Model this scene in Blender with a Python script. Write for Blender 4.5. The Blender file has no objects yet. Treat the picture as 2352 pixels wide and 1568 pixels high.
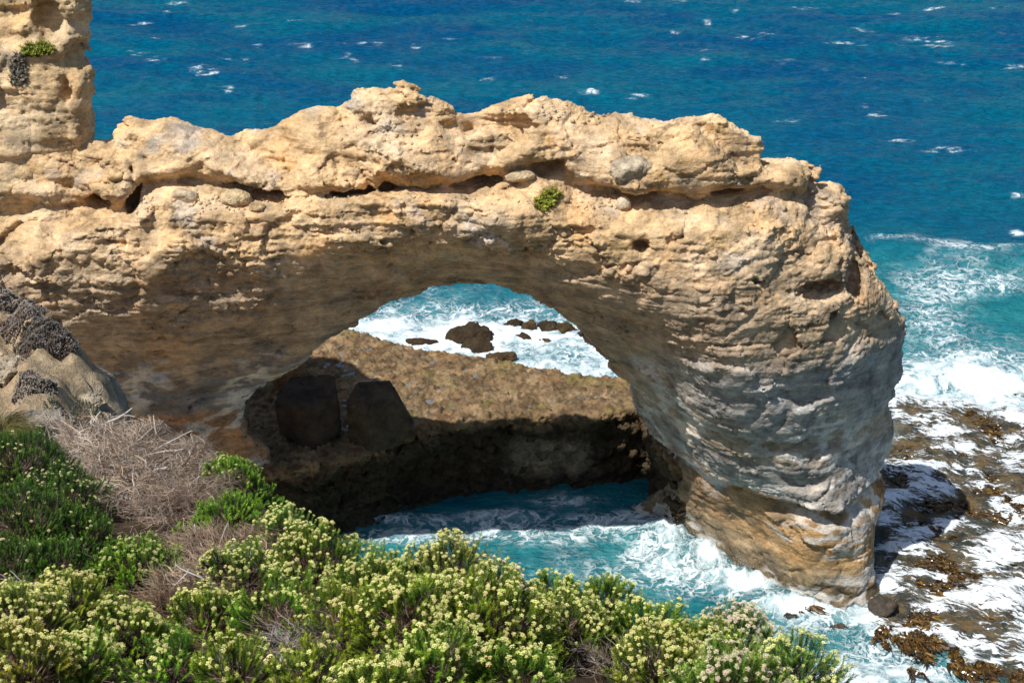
import bpy, math
import numpy as np
from mathutils import Vector
R = math.radians
rng = np.random.default_rng(7)
scene = bpy.context.scene
COL = scene.collection

# ---------------------------------------------------------------- camera, sky, sun, exposure
CAM_Z = 45.0; PITCH = R(25.0); LENS = 55.0; TT = 18.0 / LENS
cam_data = bpy.data.cameras.new('camera'); cam = bpy.data.objects.new('camera', cam_data)
COL.objects.link(cam); scene.camera = cam
cam.location = (0, 0, CAM_Z); cam.rotation_euler = (R(90) - PITCH, 0, 0)
cam_data.lens = LENS; cam_data.sensor_width = 36; cam_data.clip_start = .1; cam_data.clip_end = 30000
SUN_DX, SUN_DY = 0.46, 0.425                     # metres a shadow moves per metre of height
sund = Vector((SUN_DX, SUN_DY, -1)).normalized()
w = bpy.data.worlds.new('World'); scene.world = w; w.use_nodes = True
nt = w.node_tree; bg = nt.nodes['Background']
sky = nt.nodes.new('ShaderNodeTexSky'); sky.sky_type = 'NISHITA'; sky.sun_disc = False
sky.sun_elevation = math.asin(-sund.z)
sky.sun_rotation = math.atan2(-sund.x, -sund.y)
sky.altitude = 40; sky.air_density = 1.0; sky.dust_density = 1.2; sky.ozone_density = 1.0
nt.links.new(sky.outputs[0], bg.inputs[0]); bg.inputs[1].default_value = .10
ld = bpy.data.lights.new('sun', 'SUN'); ld.energy = 5.0; ld.angle = R(.5); ld.color = (1, .955, .88)
lo = bpy.data.objects.new('sun', ld); COL.objects.link(lo); lo.location = (-40, -20, 90)
lo.rotation_euler = sund.to_track_quat('-Z', 'Y').to_euler()
scene.view_settings.view_transform = 'Standard'; scene.view_settings.look = 'None'
scene.view_settings.exposure = 0.12; scene.view_settings.gamma = 1
scene.cycles.max_bounces = 5; scene.cycles.diffuse_bounces = 3; scene.cycles.glossy_bounces = 2
scene.cycles.transparent_max_bounces = 6; scene.cycles.caustics_reflective = False

# ---------------------------------------------------------------- picture <-> world helpers (2352 x 1568 picture units)
CP, SP = math.cos(PITCH), math.sin(PITCH)
def ray(px, py):
    px = np.asarray(px, float); py = np.asarray(py, float)
    sx = (px - 1176) / 1176 * TT; sy = (784 - py) / 1176 * TT
    return sx, CP + sy * SP, -SP + sy * CP
def at_y(px, py, Y):
    dx, dy, dz = ray(px, py); t = Y / dy
    return np.stack([dx * t, Y + 0 * t, CAM_Z + dz * t], -1)
def at_z(px, py, z):
    dx, dy, dz = ray(px, py); t = (z - CAM_Z) / dz
    return np.stack([dx * t, dy * t, z + 0 * t], -1)
def proj(x, y, z):
    zz = z - CAM_Z; d = y * CP - zz * SP; u = y * SP + zz * CP
    d = np.maximum(d, .05)
    return 1176 + x / d / TT * 1176, 784 - u / d / TT * 1176, d

# ---------------------------------------------------------------- noise
_p = np.random.default_rng(3).permutation(256).astype(np.int32); _p = np.concatenate([_p, _p, _p])
_g = np.random.default_rng(4).normal(size=(256, 3)).astype(np.float32); _g /= np.linalg.norm(_g, axis=1)[:, None]
from concurrent.futures import ThreadPoolExecutor
_ex = ThreadPoolExecutor(4)
def chunked(fn):
    def run(P, s=0):
        P = np.asarray(P, np.float32)
        if len(P) < 40000: return fn(P, s)
        r = list(_ex.map(lambda k: fn(P[k:k + 24000], s), range(0, len(P), 24000)))
        return tuple(np.concatenate(q) for q in zip(*r)) if isinstance(r[0], tuple) else np.concatenate(r)
    return run
@chunked
def gn(P, s=0):
    P = np.asarray(P, np.float32) + np.float32(s * 17.37)
    I = np.floor(P).astype(np.int32); F = P - I; I &= 255
    U = F * F * F * (F * (F * 6 - 15) + 10)
    out = np.zeros(len(P), np.float32)
    for dx in (0, 1):
        a = _p[(I[:, 0] + dx) & 255]; wx = U[:, 0] if dx else 1 - U[:, 0]
        for dy in (0, 1):
            b = _p[a + ((I[:, 1] + dy) & 255)]; wy = U[:, 1] if dy else 1 - U[:, 1]
            for dz in (0, 1):
                g = _g[_p[b + ((I[:, 2] + dz) & 255)]]; wz = U[:, 2] if dz else 1 - U[:, 2]
                out += wx * wy * wz * (g[:, 0] * (F[:, 0] - dx) + g[:, 1] * (F[:, 1] - dy) + g[:, 2] * (F[:, 2] - dz))
    return out * 1.6
def fbm(P, o=4, s=0, lac=2.03, gain=.5):
    r = 0; a = 1; t = 0
    for k in range(o):
        r = r + a * gn(P * lac ** k, s + k); t += a; a *= gain
    return r / t
def ridged(P, o=4, s=0, gain=.5):
    r = 0; a = 1; t = 0
    for k in range(o):
        r = r + a * (1 - 2 * np.abs(gn(P * 2.07 ** k, s + k))); t += a; a *= gain
    return r / t
@chunked
def worley(P, s=0):
    P = np.asarray(P, np.float32); I = np.floor(P).astype(np.int32)
    f1 = np.full(len(P), 9., np.float32); f2 = f1.copy(); idf = np.zeros(len(P), np.float32)
    for dx in (-1, 0, 1):
        for dy in (-1, 0, 1):
            for dz in (-1, 0, 1):
                J = I + np.array([dx, dy, dz], np.int32); K = J & 255
                h = _p[_p[_p[(K[:, 0] + s) & 255] + K[:, 1]] + K[:, 2]]
                Q = J + (_g[h] * .5 + .5)
                d = np.sqrt(((P - Q) ** 2).sum(1))
                m = d < f1
                f2 = np.where(m, f1, np.minimum(f2, d)); idf = np.where(m, h / 255., idf); f1 = np.where(m, d, f1)
    return f1, f2, idf
_r3 = np.random.default_rng(5).normal(size=(256, 3)).astype(np.float32)
@chunked
def facet(P, s=0):
    """block pattern: each cell gets its own offset and its own tilt -> (offset+tilt, edge distance)"""
    I = np.floor(P).astype(np.int32); f1 = np.full(len(P), 9., np.float32); f2 = f1.copy(); v = np.zeros(len(P), np.float32)
    for dx in (-1, 0, 1):
        for dy in (-1, 0, 1):
            for dz in (-1, 0, 1):
                J = I + np.array([dx, dy, dz], np.int32); K = J & 255
                h = _p[_p[_p[(K[:, 0] + s) & 255] + K[:, 1]] + K[:, 2]]
                D = P - (J + (_g[h] * .5 + .5)); d = np.sqrt((D ** 2).sum(1)); m = d < f1
                f2 = np.where(m, f1, np.minimum(f2, d)); v = np.where(m, h / 255. - .5 + .45 * (D * _r3[h]).sum(1), v); f1 = np.where(m, d, f1)
    return v, f2 - f1
def sstep(a, b, x):
    t = np.clip((x - a) / (b - a), 0, 1); return t * t * (3 - 2 * t)
def lerp(a, b, t): return a + (b - a) * t

# ---------------------------------------------------------------- mesh helpers
def make_mesh(name, V, quads=None, tris=None, smooth=True, cols=None, fl=None, mats=None, mat_ids=None):
    me = bpy.data.meshes.new(name)
    V = np.asarray(V, np.float32); q = np.zeros((0, 4), np.int32) if quads is None else np.asarray(quads, np.int32)
    t = np.zeros((0, 3), np.int32) if tris is None else np.asarray(tris, np.int32)
    me.vertices.add(len(V)); me.vertices.foreach_set('co', V.ravel())
    me.loops.add(q.size + t.size); me.loops.foreach_set('vertex_index', np.concatenate([q.ravel(), t.ravel()]))
    me.polygons.add(len(q) + len(t))
    st = np.concatenate([np.arange(len(q)) * 4, q.size + np.arange(len(t)) * 3]).astype(np.int32)
    me.polygons.foreach_set('loop_start', st)
    me.update(calc_edges=True)
    me.polygons.foreach_set('use_smooth', np.full(len(q) + len(t), smooth))
    if cols is not None:
        a = me.attributes.new('Col', 'FLOAT_COLOR', 'POINT')
        c = np.ones((len(V), 4), np.float32); c[:, :3] = cols; a.data.foreach_set('color', c.ravel())
    for k, v in (fl or {}).items():
        a = me.attributes.new(k, 'FLOAT', 'POINT'); a.data.foreach_set('value', np.asarray(v, np.float32))
    if mats:
        for m in (mats if isinstance(mats, list) else [mats]): me.materials.append(m)
    return me
def link(name, me, parent=None, loc=None):
    o = bpy.data.objects.new(name, me); COL.objects.link(o)
    if parent is not None: o.parent = parent
    if loc is not None: o.location = loc
    return o
def tag(o, label=None, cat=None, group=None, kind=None):
    if label: o['label'] = label
    if cat: o['category'] = cat
    if group: o['group'] = group
    if kind: o['kind'] = kind
    return o
def empty(name, loc):
    o = bpy.data.objects.new(name, None); COL.objects.link(o); o.location = loc; o.empty_display_size = .1
    return o
def surface_nets(F, org, h):
    ins = F < 0
    c = np.zeros(tuple(n - 1 for n in F.shape), np.int8)
    sl = lambda d, n: slice(d, n - 1 + d)
    S = F.shape
    for a in (0, 1):
        for b in (0, 1):
            for e in (0, 1): c += ins[sl(a, S[0]), sl(b, S[1]), sl(e, S[2])]
    act = (c > 0) & (c < 8); ijk = np.argwhere(act)
    idx = np.full(c.shape, -1, np.int32); idx[act] = np.arange(len(ijk))
    pos = np.zeros((len(ijk), 3), np.float32); cnt = np.zeros(len(ijk), np.float32)
    i, j, k = ijk.T
    for ax in range(3):
        o1, o2 = [x for x in range(3) if x != ax]
        for a in (0, 1):
            for b in (0, 1):
                d = [0, 0, 0]; d[o1] = a; d[o2] = b; e = list(d); e[ax] = 1
                f0 = F[i + d[0], j + d[1], k + d[2]]; f1 = F[i + e[0], j + e[1], k + e[2]]
                m = (f0 < 0) != (f1 < 0); t = np.where(m, f0 / np.where(m, f0 - f1, 1), 0)
                q = np.array(d, np.float32)[None].repeat(len(ijk), 0); q[:, ax] = t
                pos += q * m[:, None]; cnt += m
    V = (ijk + pos / cnt[:, None]) * h + np.array(org)
    Q = []
    for ax in range(3):
        A = np.take(ins, range(S[ax] - 1), ax); B = np.take(ins, range(1, S[ax]), ax)
        m = A != B; o1, o2 = [(1, 2), (2, 0), (0, 1)][ax]
        w_ = np.argwhere(m); w_ = w_[(w_[:, o1] > 0) & (w_[:, o2] > 0) & (w_[:, o1] < S[o1] - 1) & (w_[:, o2] < S[o2] - 1)]
        fl = A[tuple(w_.T)]
        def g(d1, d2):
            u = w_.copy(); u[:, o1] -= d1; u[:, o2] -= d2; return idx[tuple(u.T)]
        q = np.stack([g(1, 1), g(0, 1), g(0, 0), g(1, 0)], 1)
        q[~fl] = q[~fl][:, ::-1]; Q.append(q)
    return V, np.concatenate(Q)
def normals(V, Q):
    n = np.cross(V[Q[:, 2]] - V[Q[:, 0]], V[Q[:, 3]] - V[Q[:, 1]])
    N = np.zeros_like(V)
    for a in range(3):
        s = 0
        for k in range(4): s = s + np.bincount(Q[:, k], n[:, a], len(V))
        N[:, a] = s
    return N / np.maximum(np.linalg.norm(N, axis=1), 1e-9)[:, None]
def subdiv(V, Q):
    """one linear subdivision of a quad mesh followed by a light relax"""
    E = np.concatenate([Q[:, [0, 1]], Q[:, [1, 2]], Q[:, [2, 3]], Q[:, [3, 0]]]).astype(np.int64); E.sort(1)
    key = E[:, 0] * len(V) + E[:, 1]; u, inv = np.unique(key, return_inverse=True)
    a, b = u // len(V), u % len(V); n = len(V); m = len(Q)
    C = V[Q].mean(1)
    W = np.concatenate([V, (V[a] + V[b]) / 2, C]); ei = n + inv.reshape(4, m); ci = n + len(u) + np.arange(m)
    q = []
    for k in range(4): q.append(np.stack([Q[:, k], ei[k], ci, ei[(k + 3) % 4]], 1))
    q = np.concatenate(q)
    S = np.zeros_like(W); cnt = np.bincount(q.ravel(), minlength=len(W))
    cc = W[q].mean(1)
    for x in range(3):
        for k in range(4): S[:, x] += np.bincount(q[:, k], cc[:, x], len(W))
    W = .4 * W + .6 * S / np.maximum(cnt, 1)[:, None]
    return W, q
def poly_sdf(P, poly):
    """signed distance, positive inside"""
    P = np.asarray(P, np.float64); poly = np.asarray(poly, np.float64)
    d = np.full(len(P), 1e18); ins = np.zeros(len(P), bool)
    for k in range(len(poly)):
        a = poly[k]; b = poly[(k + 1) % len(poly)]; e = b - a
        t = np.clip(((P - a) @ e) / max(e @ e, 1e-12), 0, 1)
        d = np.minimum(d, ((P - a - t[:, None] * e) ** 2).sum(1))
        c = (a[1] > P[:, 1]) != (b[1] > P[:, 1])
        if abs(b[1] - a[1]) > 1e-12: ins ^= c & (P[:, 0] < (b[0] - a[0]) * (P[:, 1] - a[1]) / (b[1] - a[1]) + a[0])
    d = np.sqrt(d); return np.where(ins, d, -d)
def tps(ctrl, P, reg=1e-3):
    C = np.asarray(ctrl, float); X = C[:, :2]; y = C[:, 2]; sc = np.ptp(X, 0).max(); m0 = X.mean(0)
    X = (X - m0) / sc; P = (np.asarray(P, float) - m0) / sc
    def U(r2): return np.where(r2 > 1e-14, .5 * r2 * np.log(np.maximum(r2, 1e-14)), 0)
    n = len(X); K = U(((X[:, None] - X[None]) ** 2).sum(-1)) + reg * np.eye(n)
    A = np.zeros((n + 3, n + 3)); A[:n, :n] = K; A[:n, n] = 1; A[:n, n + 1:] = X; A[n:, :n] = A[:n, n:].T
    s = np.linalg.solve(A, np.concatenate([y, np.zeros(3)]))
    out = s[n] + P @ s[n + 1:]
    for k in range(n): out = out + s[k] * U(((P - X[k]) ** 2).sum(1))
    return out

# ---------------------------------------------------------------- material helpers
def new_mat(name):
    m = bpy.data.materials.new(name); m.use_nodes = True; t = m.node_tree
    return m, t, t.nodes['Principled BSDF']
class NB:
    def __init__(s, t): s.t = t
    def n(s, kind, **kw):
        x = s.t.nodes.new('ShaderNode' + kind)
        for k, v in kw.items():
            if hasattr(x, k): setattr(x, k, v)
            else: x.inputs[k.replace('_', ' ')].default_value = v
        return x
    def l(s, a, b): s.t.links.new(a, b)
    def math(s, op, a, b=None, c=None):
        x = s.t.nodes.new('ShaderNodeMath'); x.operation = op
        for i, v in enumerate((a, b, c)):
            if v is None: continue
            if isinstance(v, (int, float)): x.inputs[i].default_value = v
            else: s.l(v, x.inputs[i])
        return x.outputs[0]
    def noise(s, vec, scale, detail=4, rough=.5, dist=0, out=0):
        x = s.t.nodes.new('ShaderNodeTexNoise'); x.inputs['Scale'].default_value = scale
        x.inputs['Detail'].default_value = detail; x.inputs['Roughness'].default_value = rough; x.inputs['Distortion'].default_value = dist
        s.l(vec, x.inputs['Vector']); return x.outputs[out]
    def rng(s, v, a, b, c=0., d=1., smooth=True):
        x = s.t.nodes.new('ShaderNodeMapRange'); x.interpolation_type = 'SMOOTHSTEP' if smooth else 'LINEAR'
        s.l(v, x.inputs[0])
        for i, q in enumerate((a, b, c, d)):
            if isinstance(q, (int, float)): x.inputs[i + 1].default_value = q
            else: s.l(q, x.inputs[i + 1])
        return x.outputs[0]
    def mix(s, f, a, b, mode='MIX'):
        x = s.t.nodes.new('ShaderNodeMix'); x.data_type = 'RGBA'; x.blend_type = mode
        for i, v in ((0, f), (6, a), (7, b)):
            if isinstance(v, (int, float)): x.inputs[i].default_value = v
            elif isinstance(v, tuple): x.inputs[i].default_value = (*v, 1)
            else: s.l(v, x.inputs[i])
        return x.outputs[2]
    def pos(s): return s.t.nodes.new('ShaderNodeNewGeometry').outputs['Position']
    def mapv(s, v, sc):
        x = s.t.nodes.new('ShaderNodeMapping'); x.inputs['Scale'].default_value = sc; s.l(v, x.inputs[0]); return x.outputs[0]
    def attr(s, name, out='Color'):
        x = s.t.nodes.new('ShaderNodeAttribute'); x.attribute_name = name; return x.outputs[out]
    def bump(s, h, dist, strength=1., normal=None):
        x = s.t.nodes.new('ShaderNodeBump'); x.inputs['Distance'].default_value = dist; x.inputs['Strength'].default_value = strength
        s.l(h, x.inputs['Height'])
        if normal is not None: s.l(normal, x.inputs['Normal'])
        return x.outputs[0]

def rock_material(name, scale=1., bumpd=.05, rough=.92, var=.35, strata=True):
    m, t, b = new_mat(name); n = NB(t); p = n.pos()
    c = n.attr('Col')
    n1 = n.noise(p, .9 * scale, 6, .62); n2 = n.noise(n.mapv(p, (1, 1, 3.2)), 2.6 * scale, 6, .65)
    n3 = n.noise(p, 14 * scale, 5, .7)
    f = n.math('ADD', n.rng(n1, .3, .7, 1 - var, 1 + var), n.rng(n2, .3, .7, -.16, .16))
    f = n.math('MULTIPLY', f, n.rng(n3, .25, .75, .78, 1.2))
    g = n.t.nodes.new('ShaderNodeVectorMath'); g.operation = 'SCALE'; n.l(c, g.inputs[0]); n.l(f, g.inputs['Scale'])
    # rusty mottling
    r = n.noise(p, .45 * scale, 5, .6); col = n.mix(n.rng(r, .5, .72, 0, .45), g.outputs[0], n.mix(1., g.outputs[0], (1.12, .86, .62), 'MULTIPLY'))
    n.l(col, b.inputs['Base Color']); b.inputs['Roughness'].default_value = rough; b.inputs['Specular IOR Level'].default_value = .15
    h = n.math('ADD', n.math('MULTIPLY', n3, .5), n.noise(p, 5 * scale, 6, .65))
    n.l(n.bump(h, bumpd), b.inputs['Normal'])
    return m
M_ARCH = rock_material('arch_sandstone', 1., .10)
M_PLAT = rock_material('platform_rock', 1.3, .12)
M_CLIFF = rock_material('cliff_sandstone', 1., .08)
M_HEAD = rock_material('headland_soil', 2.2, .10)

#STAGE_ARCH
# ================================================================ THE ARCH
h = .13
crest = np.array([(-700, 300), (-80, 303), (0, 305), (120, 318), (215, 328), (240, 318), (262, 300), (300, 290), (340, 287), (365, 272), (400, 267), (440, 275), (465, 290), (500, 296), (520, 309), (545, 303), (600, 290), (640, 275), (690, 255), (715, 250), (780, 240), (815, 225), (832, 208), (870, 197), (900, 200), (940, 207), (990, 222), (1040, 236), (1090, 241), (1120, 230), (1190, 212), (1240, 211), (1310, 234), (1330, 246), (1370, 260), (1420, 262), (1470, 270), (1505, 268), (1540, 272), (1590, 290), (1640, 318), (1670, 350), (1692, 385), (1732, 386), (1745, 378), (1800, 377), (1842, 386), (1862, 426), (1905, 430), (1925, 442), (1940, 500), (1952, 560), (1990, 610), (2030, 655), (2060, 700), (2078, 730)], float)
right = [(2077, 770), (2074, 810), (2070, 850), (2052, 880), (2048, 925), (2050, 985), (2034, 1045), (2026, 1100), (2022, 1165), (2003, 1210), (1999, 1260), (2006, 1320), (2018, 1370), (2030, 1440), (2000, 1620)]
base = [(1700, 1620), (1400, 1400), (1385, 1250), (1440, 1170), (1520, 1120), (1556, 1088)]
opening = [(1530, 1040), (1500, 990), (1475, 945), (1460, 905), (1440, 872), (1410, 842), (1385, 810), (1350, 776), (1320, 742), (1300, 725), (1260, 702), (1210, 680), (1160, 661), (1110, 646), (1050, 641), (985, 650), (930, 671), (880, 700), (850, 726), (790, 750), (740, 780), (714, 802), (703, 824), (680, 838), (640, 860), (590, 884), (562, 912), (556, 950), (570, 990), (615, 1030), (640, 1090), (650, 1400), (-700, 1400)]
outline = np.array(list(map(tuple, crest)) + right + base + opening, float)
bline = np.array([(-700, 470), (0, 474), (60, 462), (140, 470), (230, 476), (300, 470), (322, 420), (420, 412), (500, 420), (600, 430), (700, 437), (800, 436), (900, 432), (1000, 430), (1060, 424), (1110, 408), (1160, 404), (1220, 388), (1290, 392), (1320, 430), (1420, 436), (1500, 430), (1600, 440), (1700, 436), (1760, 424), (1860, 440), (1920, 470), (1960, 580), (2040, 690), (2400, 900)], float)
eline = np.array([(-700, 640), (0, 640), (60, 618), (140, 560), (220, 522), (330, 510), (460, 490), (560, 498), (700, 474), (820, 464), (950, 456), (1080, 470), (1160, 482), (1280, 500), (1380, 520), (1500, 545), (1650, 530), (1780, 522), (1850, 530), (1930, 555), (1975, 625), (2050, 715), (2400, 940)], float)
low = [(-300, 640, 64), (0, 640, 64), (140, 560, 64), (330, 510, 64.2), (560, 500, 64.3), (820, 466, 64.3), (1080, 472, 64), (1280, 500, 63.8), (1500, 545, 63.7), (1780, 522, 64.4), (1930, 555, 66.2), (2050, 715, 67),
       (0, 800, 65.2), (0, 1000, 68.5), (300, 620, 63.8), (300, 740, 65.0), (300, 900, 67.4), (450, 1000, 69.6), (560, 960, 70.4), (600, 1100, 71.2), (300, 1200, 70.5), (550, 600, 64.0), (550, 760, 65.9), (650, 820, 68.0), (600, 870, 69.2), (720, 790, 67.6),
       (800, 560, 63.9), (800, 660, 66.0), (850, 725, 67.8), (950, 540, 63.9), (1050, 550, 64.1), (1050, 640, 67.2), (1210, 560, 63.8), (1210, 610, 65.0), (1230, 685, 67.4), (1320, 742, 67.8), (1330, 640, 64.4),
       (1410, 842, 69.8), (1470, 930, 71.0), (1530, 1040, 71.6), (1560, 1090, 71.6), (1480, 700, 63.9), (1560, 800, 64.4), (1600, 940, 65.6), (1640, 1080, 67.4), (1800, 650, 63.9), (1800, 800, 63.9), (1800, 1000, 64.4), (1850, 1150, 65.2), (1960, 700, 65.0), (1960, 900, 65.1), (1960, 1150, 65.7), (2060, 900, 68), (2020, 1100, 68.4),
       (1500, 1150, 73.4), (1560, 1220, 72.0), (1650, 1272, 69.7), (1780, 1352, 66.6), (1880, 1398, 64.9), (2000, 1400, 64.9), (1980, 1260, 65.4), (1850, 1250, 65.5), (1700, 1180, 68.6), (1900, 1500, 62), (1600, 1350, 69), (1450, 1300, 73)]
# coarse picture maps
GX0, GX1, GY0, GY1, GS = -400, 2480, 100, 1640, 5
gx = np.arange(GX0, GX1, GS); gy = np.arange(GY0, GY1, GS); GXX, GYY = np.meshgrid(gx, gy, indexing='ij')
PP = np.stack([GXX.ravel(), GYY.ravel()], 1).astype(float)
Smap = poly_sdf(PP, outline).reshape(GXX.shape)
Ylow = tps(low, PP, 2e-4).reshape(GXX.shape)
ebar = np.interp(gx, eline[:, 0], eline[:, 1]); bbar = np.interp(gx, bline[:, 0], bline[:, 1]); cbar = np.interp(gx, crest[:, 0], crest[:, 1])
Ye = tps(low, np.stack([gx, ebar], 1), 2e-4)
Yb_ = Ye + np.interp(gx, [0, 300, 600, 1200, 1500, 1800, 1950, 2100], [3.0, 2.4, 2.3, 2.3, 2.6, 2.0, .8, .3])
Yc = Yb_ + np.interp(gx, [-400, 200, 400, 600, 900, 1200, 1500, 1700, 1900, 2100], [1.0, 1.0, 1.0, .8, .8, 1.0, 1.0, 1.0, 1.0, .3])
T1 = np.clip((GYY - bbar[:, None]) / np.maximum(ebar - bbar, 8)[:, None], 0, 1)
Yshelf = Yb_[:, None] + (Ye - Yb_)[:, None] * T1
T2 = np.clip((bbar[:, None] - GYY) / np.maximum(bbar - cbar, 8)[:, None], 0, 1)
Ytop = Yb_[:, None] - 1.35 * sstep(0, .16, T2) * np.exp(-T2 * 2.2) + (Yc - Yb_)[:, None] * T2 ** 1.6
Yf = np.where(GYY > ebar[:, None], Ylow, np.where(GYY > bbar[:, None], Yshelf, Ytop))
def blur(A, k=1):
    for _ in range(k):
        A = np.pad(A, 1, mode='edge'); A = (A[:-2] + 2 * A[1:-1] + A[2:]) / 4; A = (A[:, :-2] + 2 * A[:, 1:-1] + A[:, 2:]) / 4
    return A
Yf = blur(Yf, 1)
def samp(M, px, py):
    u = np.clip((px - GX0) / GS, 0, M.shape[0] - 1.001); v = np.clip((py - GY0) / GS, 0, M.shape[1] - 1.001)
    i = u.astype(np.int32); j = v.astype(np.int32); fu = (u - i).astype(np.float32); fv = (v - j).astype(np.float32)
    M = M.astype(np.float32)
    return (M[i, j] * (1 - fu) + M[i + 1, j] * fu) * (1 - fv) + (M[i, j + 1] * (1 - fu) + M[i + 1, j + 1] * fu) * fv
# back surface of the arch, and the least thickness behind the near face
Ybk = tps([(-300, 400, 71), (0, 400, 70.5), (300, 400, 69.2), (600, 400, 68.4), (900, 300, 67.3), (900, 600, 68.8), (1100, 400, 67.4), (1100, 640, 70.2), (1400, 400, 68.8), (1400, 700, 70.6), (1700, 500, 70.5), (1700, 1000, 72), (1900, 700, 70.8), (2050, 800, 70.6), (1900, 1300, 73), (0, 1000, 74), (500, 1000, 73.5), (1500, 1000, 75)], PP, 1e-3).reshape(GXX.shape)
Thk = np.maximum(Ybk - Yf, 1.5 + .5 * sstep(1300, 1500, GXX) )
def blob(P, c, r):
    q = (P - np.asarray(c, np.float32)) / np.asarray(r, np.float32); l = np.sqrt((q ** 2).sum(1)); return (l - 1) * min(r)
# holes and hollows: (px, py, picture depth offset, radii x y z)
holes = [(30, 462, .3, (1.3, 1.6, .42)), (222, 462, .2, (.7, 1.2, .42)), (312, 445, .2, (.42, 1.0, 1.4)), (250, 328, .3, (.4, .8, .3)), (335, 305, .2, (.17, .5, .17)), (830, 424, .1, (1.9, .75, .42)), (640, 425, .1, (2.6, .6, .3)), (1110, 410, .1, (1.3, .75, .34)),
         (1258, 382, .15, (.85, .9, .52)), (1130, 288, .1, (2.3, .85, .5)), (1190, 312, .3, (.5, 1.0, .28)), (1076, 305, .3, (.3, .8, .26)), (1665, 436, .15, (.85, .9, .26)), (1473, 568, .1, (.42, .9, .3)), (1892, 664, .2, (1.25, 1.3, .5)),
         (1965, 635, .3, (.62, 1.4, 1.1)), (1910, 722, .1, (.3, .7, .3)), (110, 560, -.1, (.3, .5, .25)), (25, 640, 0, (.9, 1.3, .5)), (90, 668, 0, (1.0, .7, .3)), (1375, 1020, .2, (.1, .1, .1)), (845, 282, .0, (.45, .45, .33)), (955, 262, .1, (.9, .4, .45))]
bumps_ = [(1450, 398, .2, (1.15, 1.0, .85)), (1605, 368, .3, (2.5, 1.6, 1.85)), (960, 380, .5, (2.1, 1.2, 1.0)), (250, 430, .1, (1.2, .8, 1.0)), (100, 400, .6, (1.8, 1.0, 1.3)), (1190, 400, 0, (.55, .55, .3)), (720, 408, .4, (2.6, 1.0, .55)), (1350, 360, .6, (1.5, 1., 1.0)), (1560, 400, .5, (1.2, 1., .6)), (1900, 470, .4, (1.2, 1.4, .5)), (1800, 400, .6, (1.2, 1.2, .6)), (1120, 312, .1, (.75, .6, .35)), (870, 340, .4, (1.2, .8, .9)), (1880, 600, .2, (1.0, .9, .8))]

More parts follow.
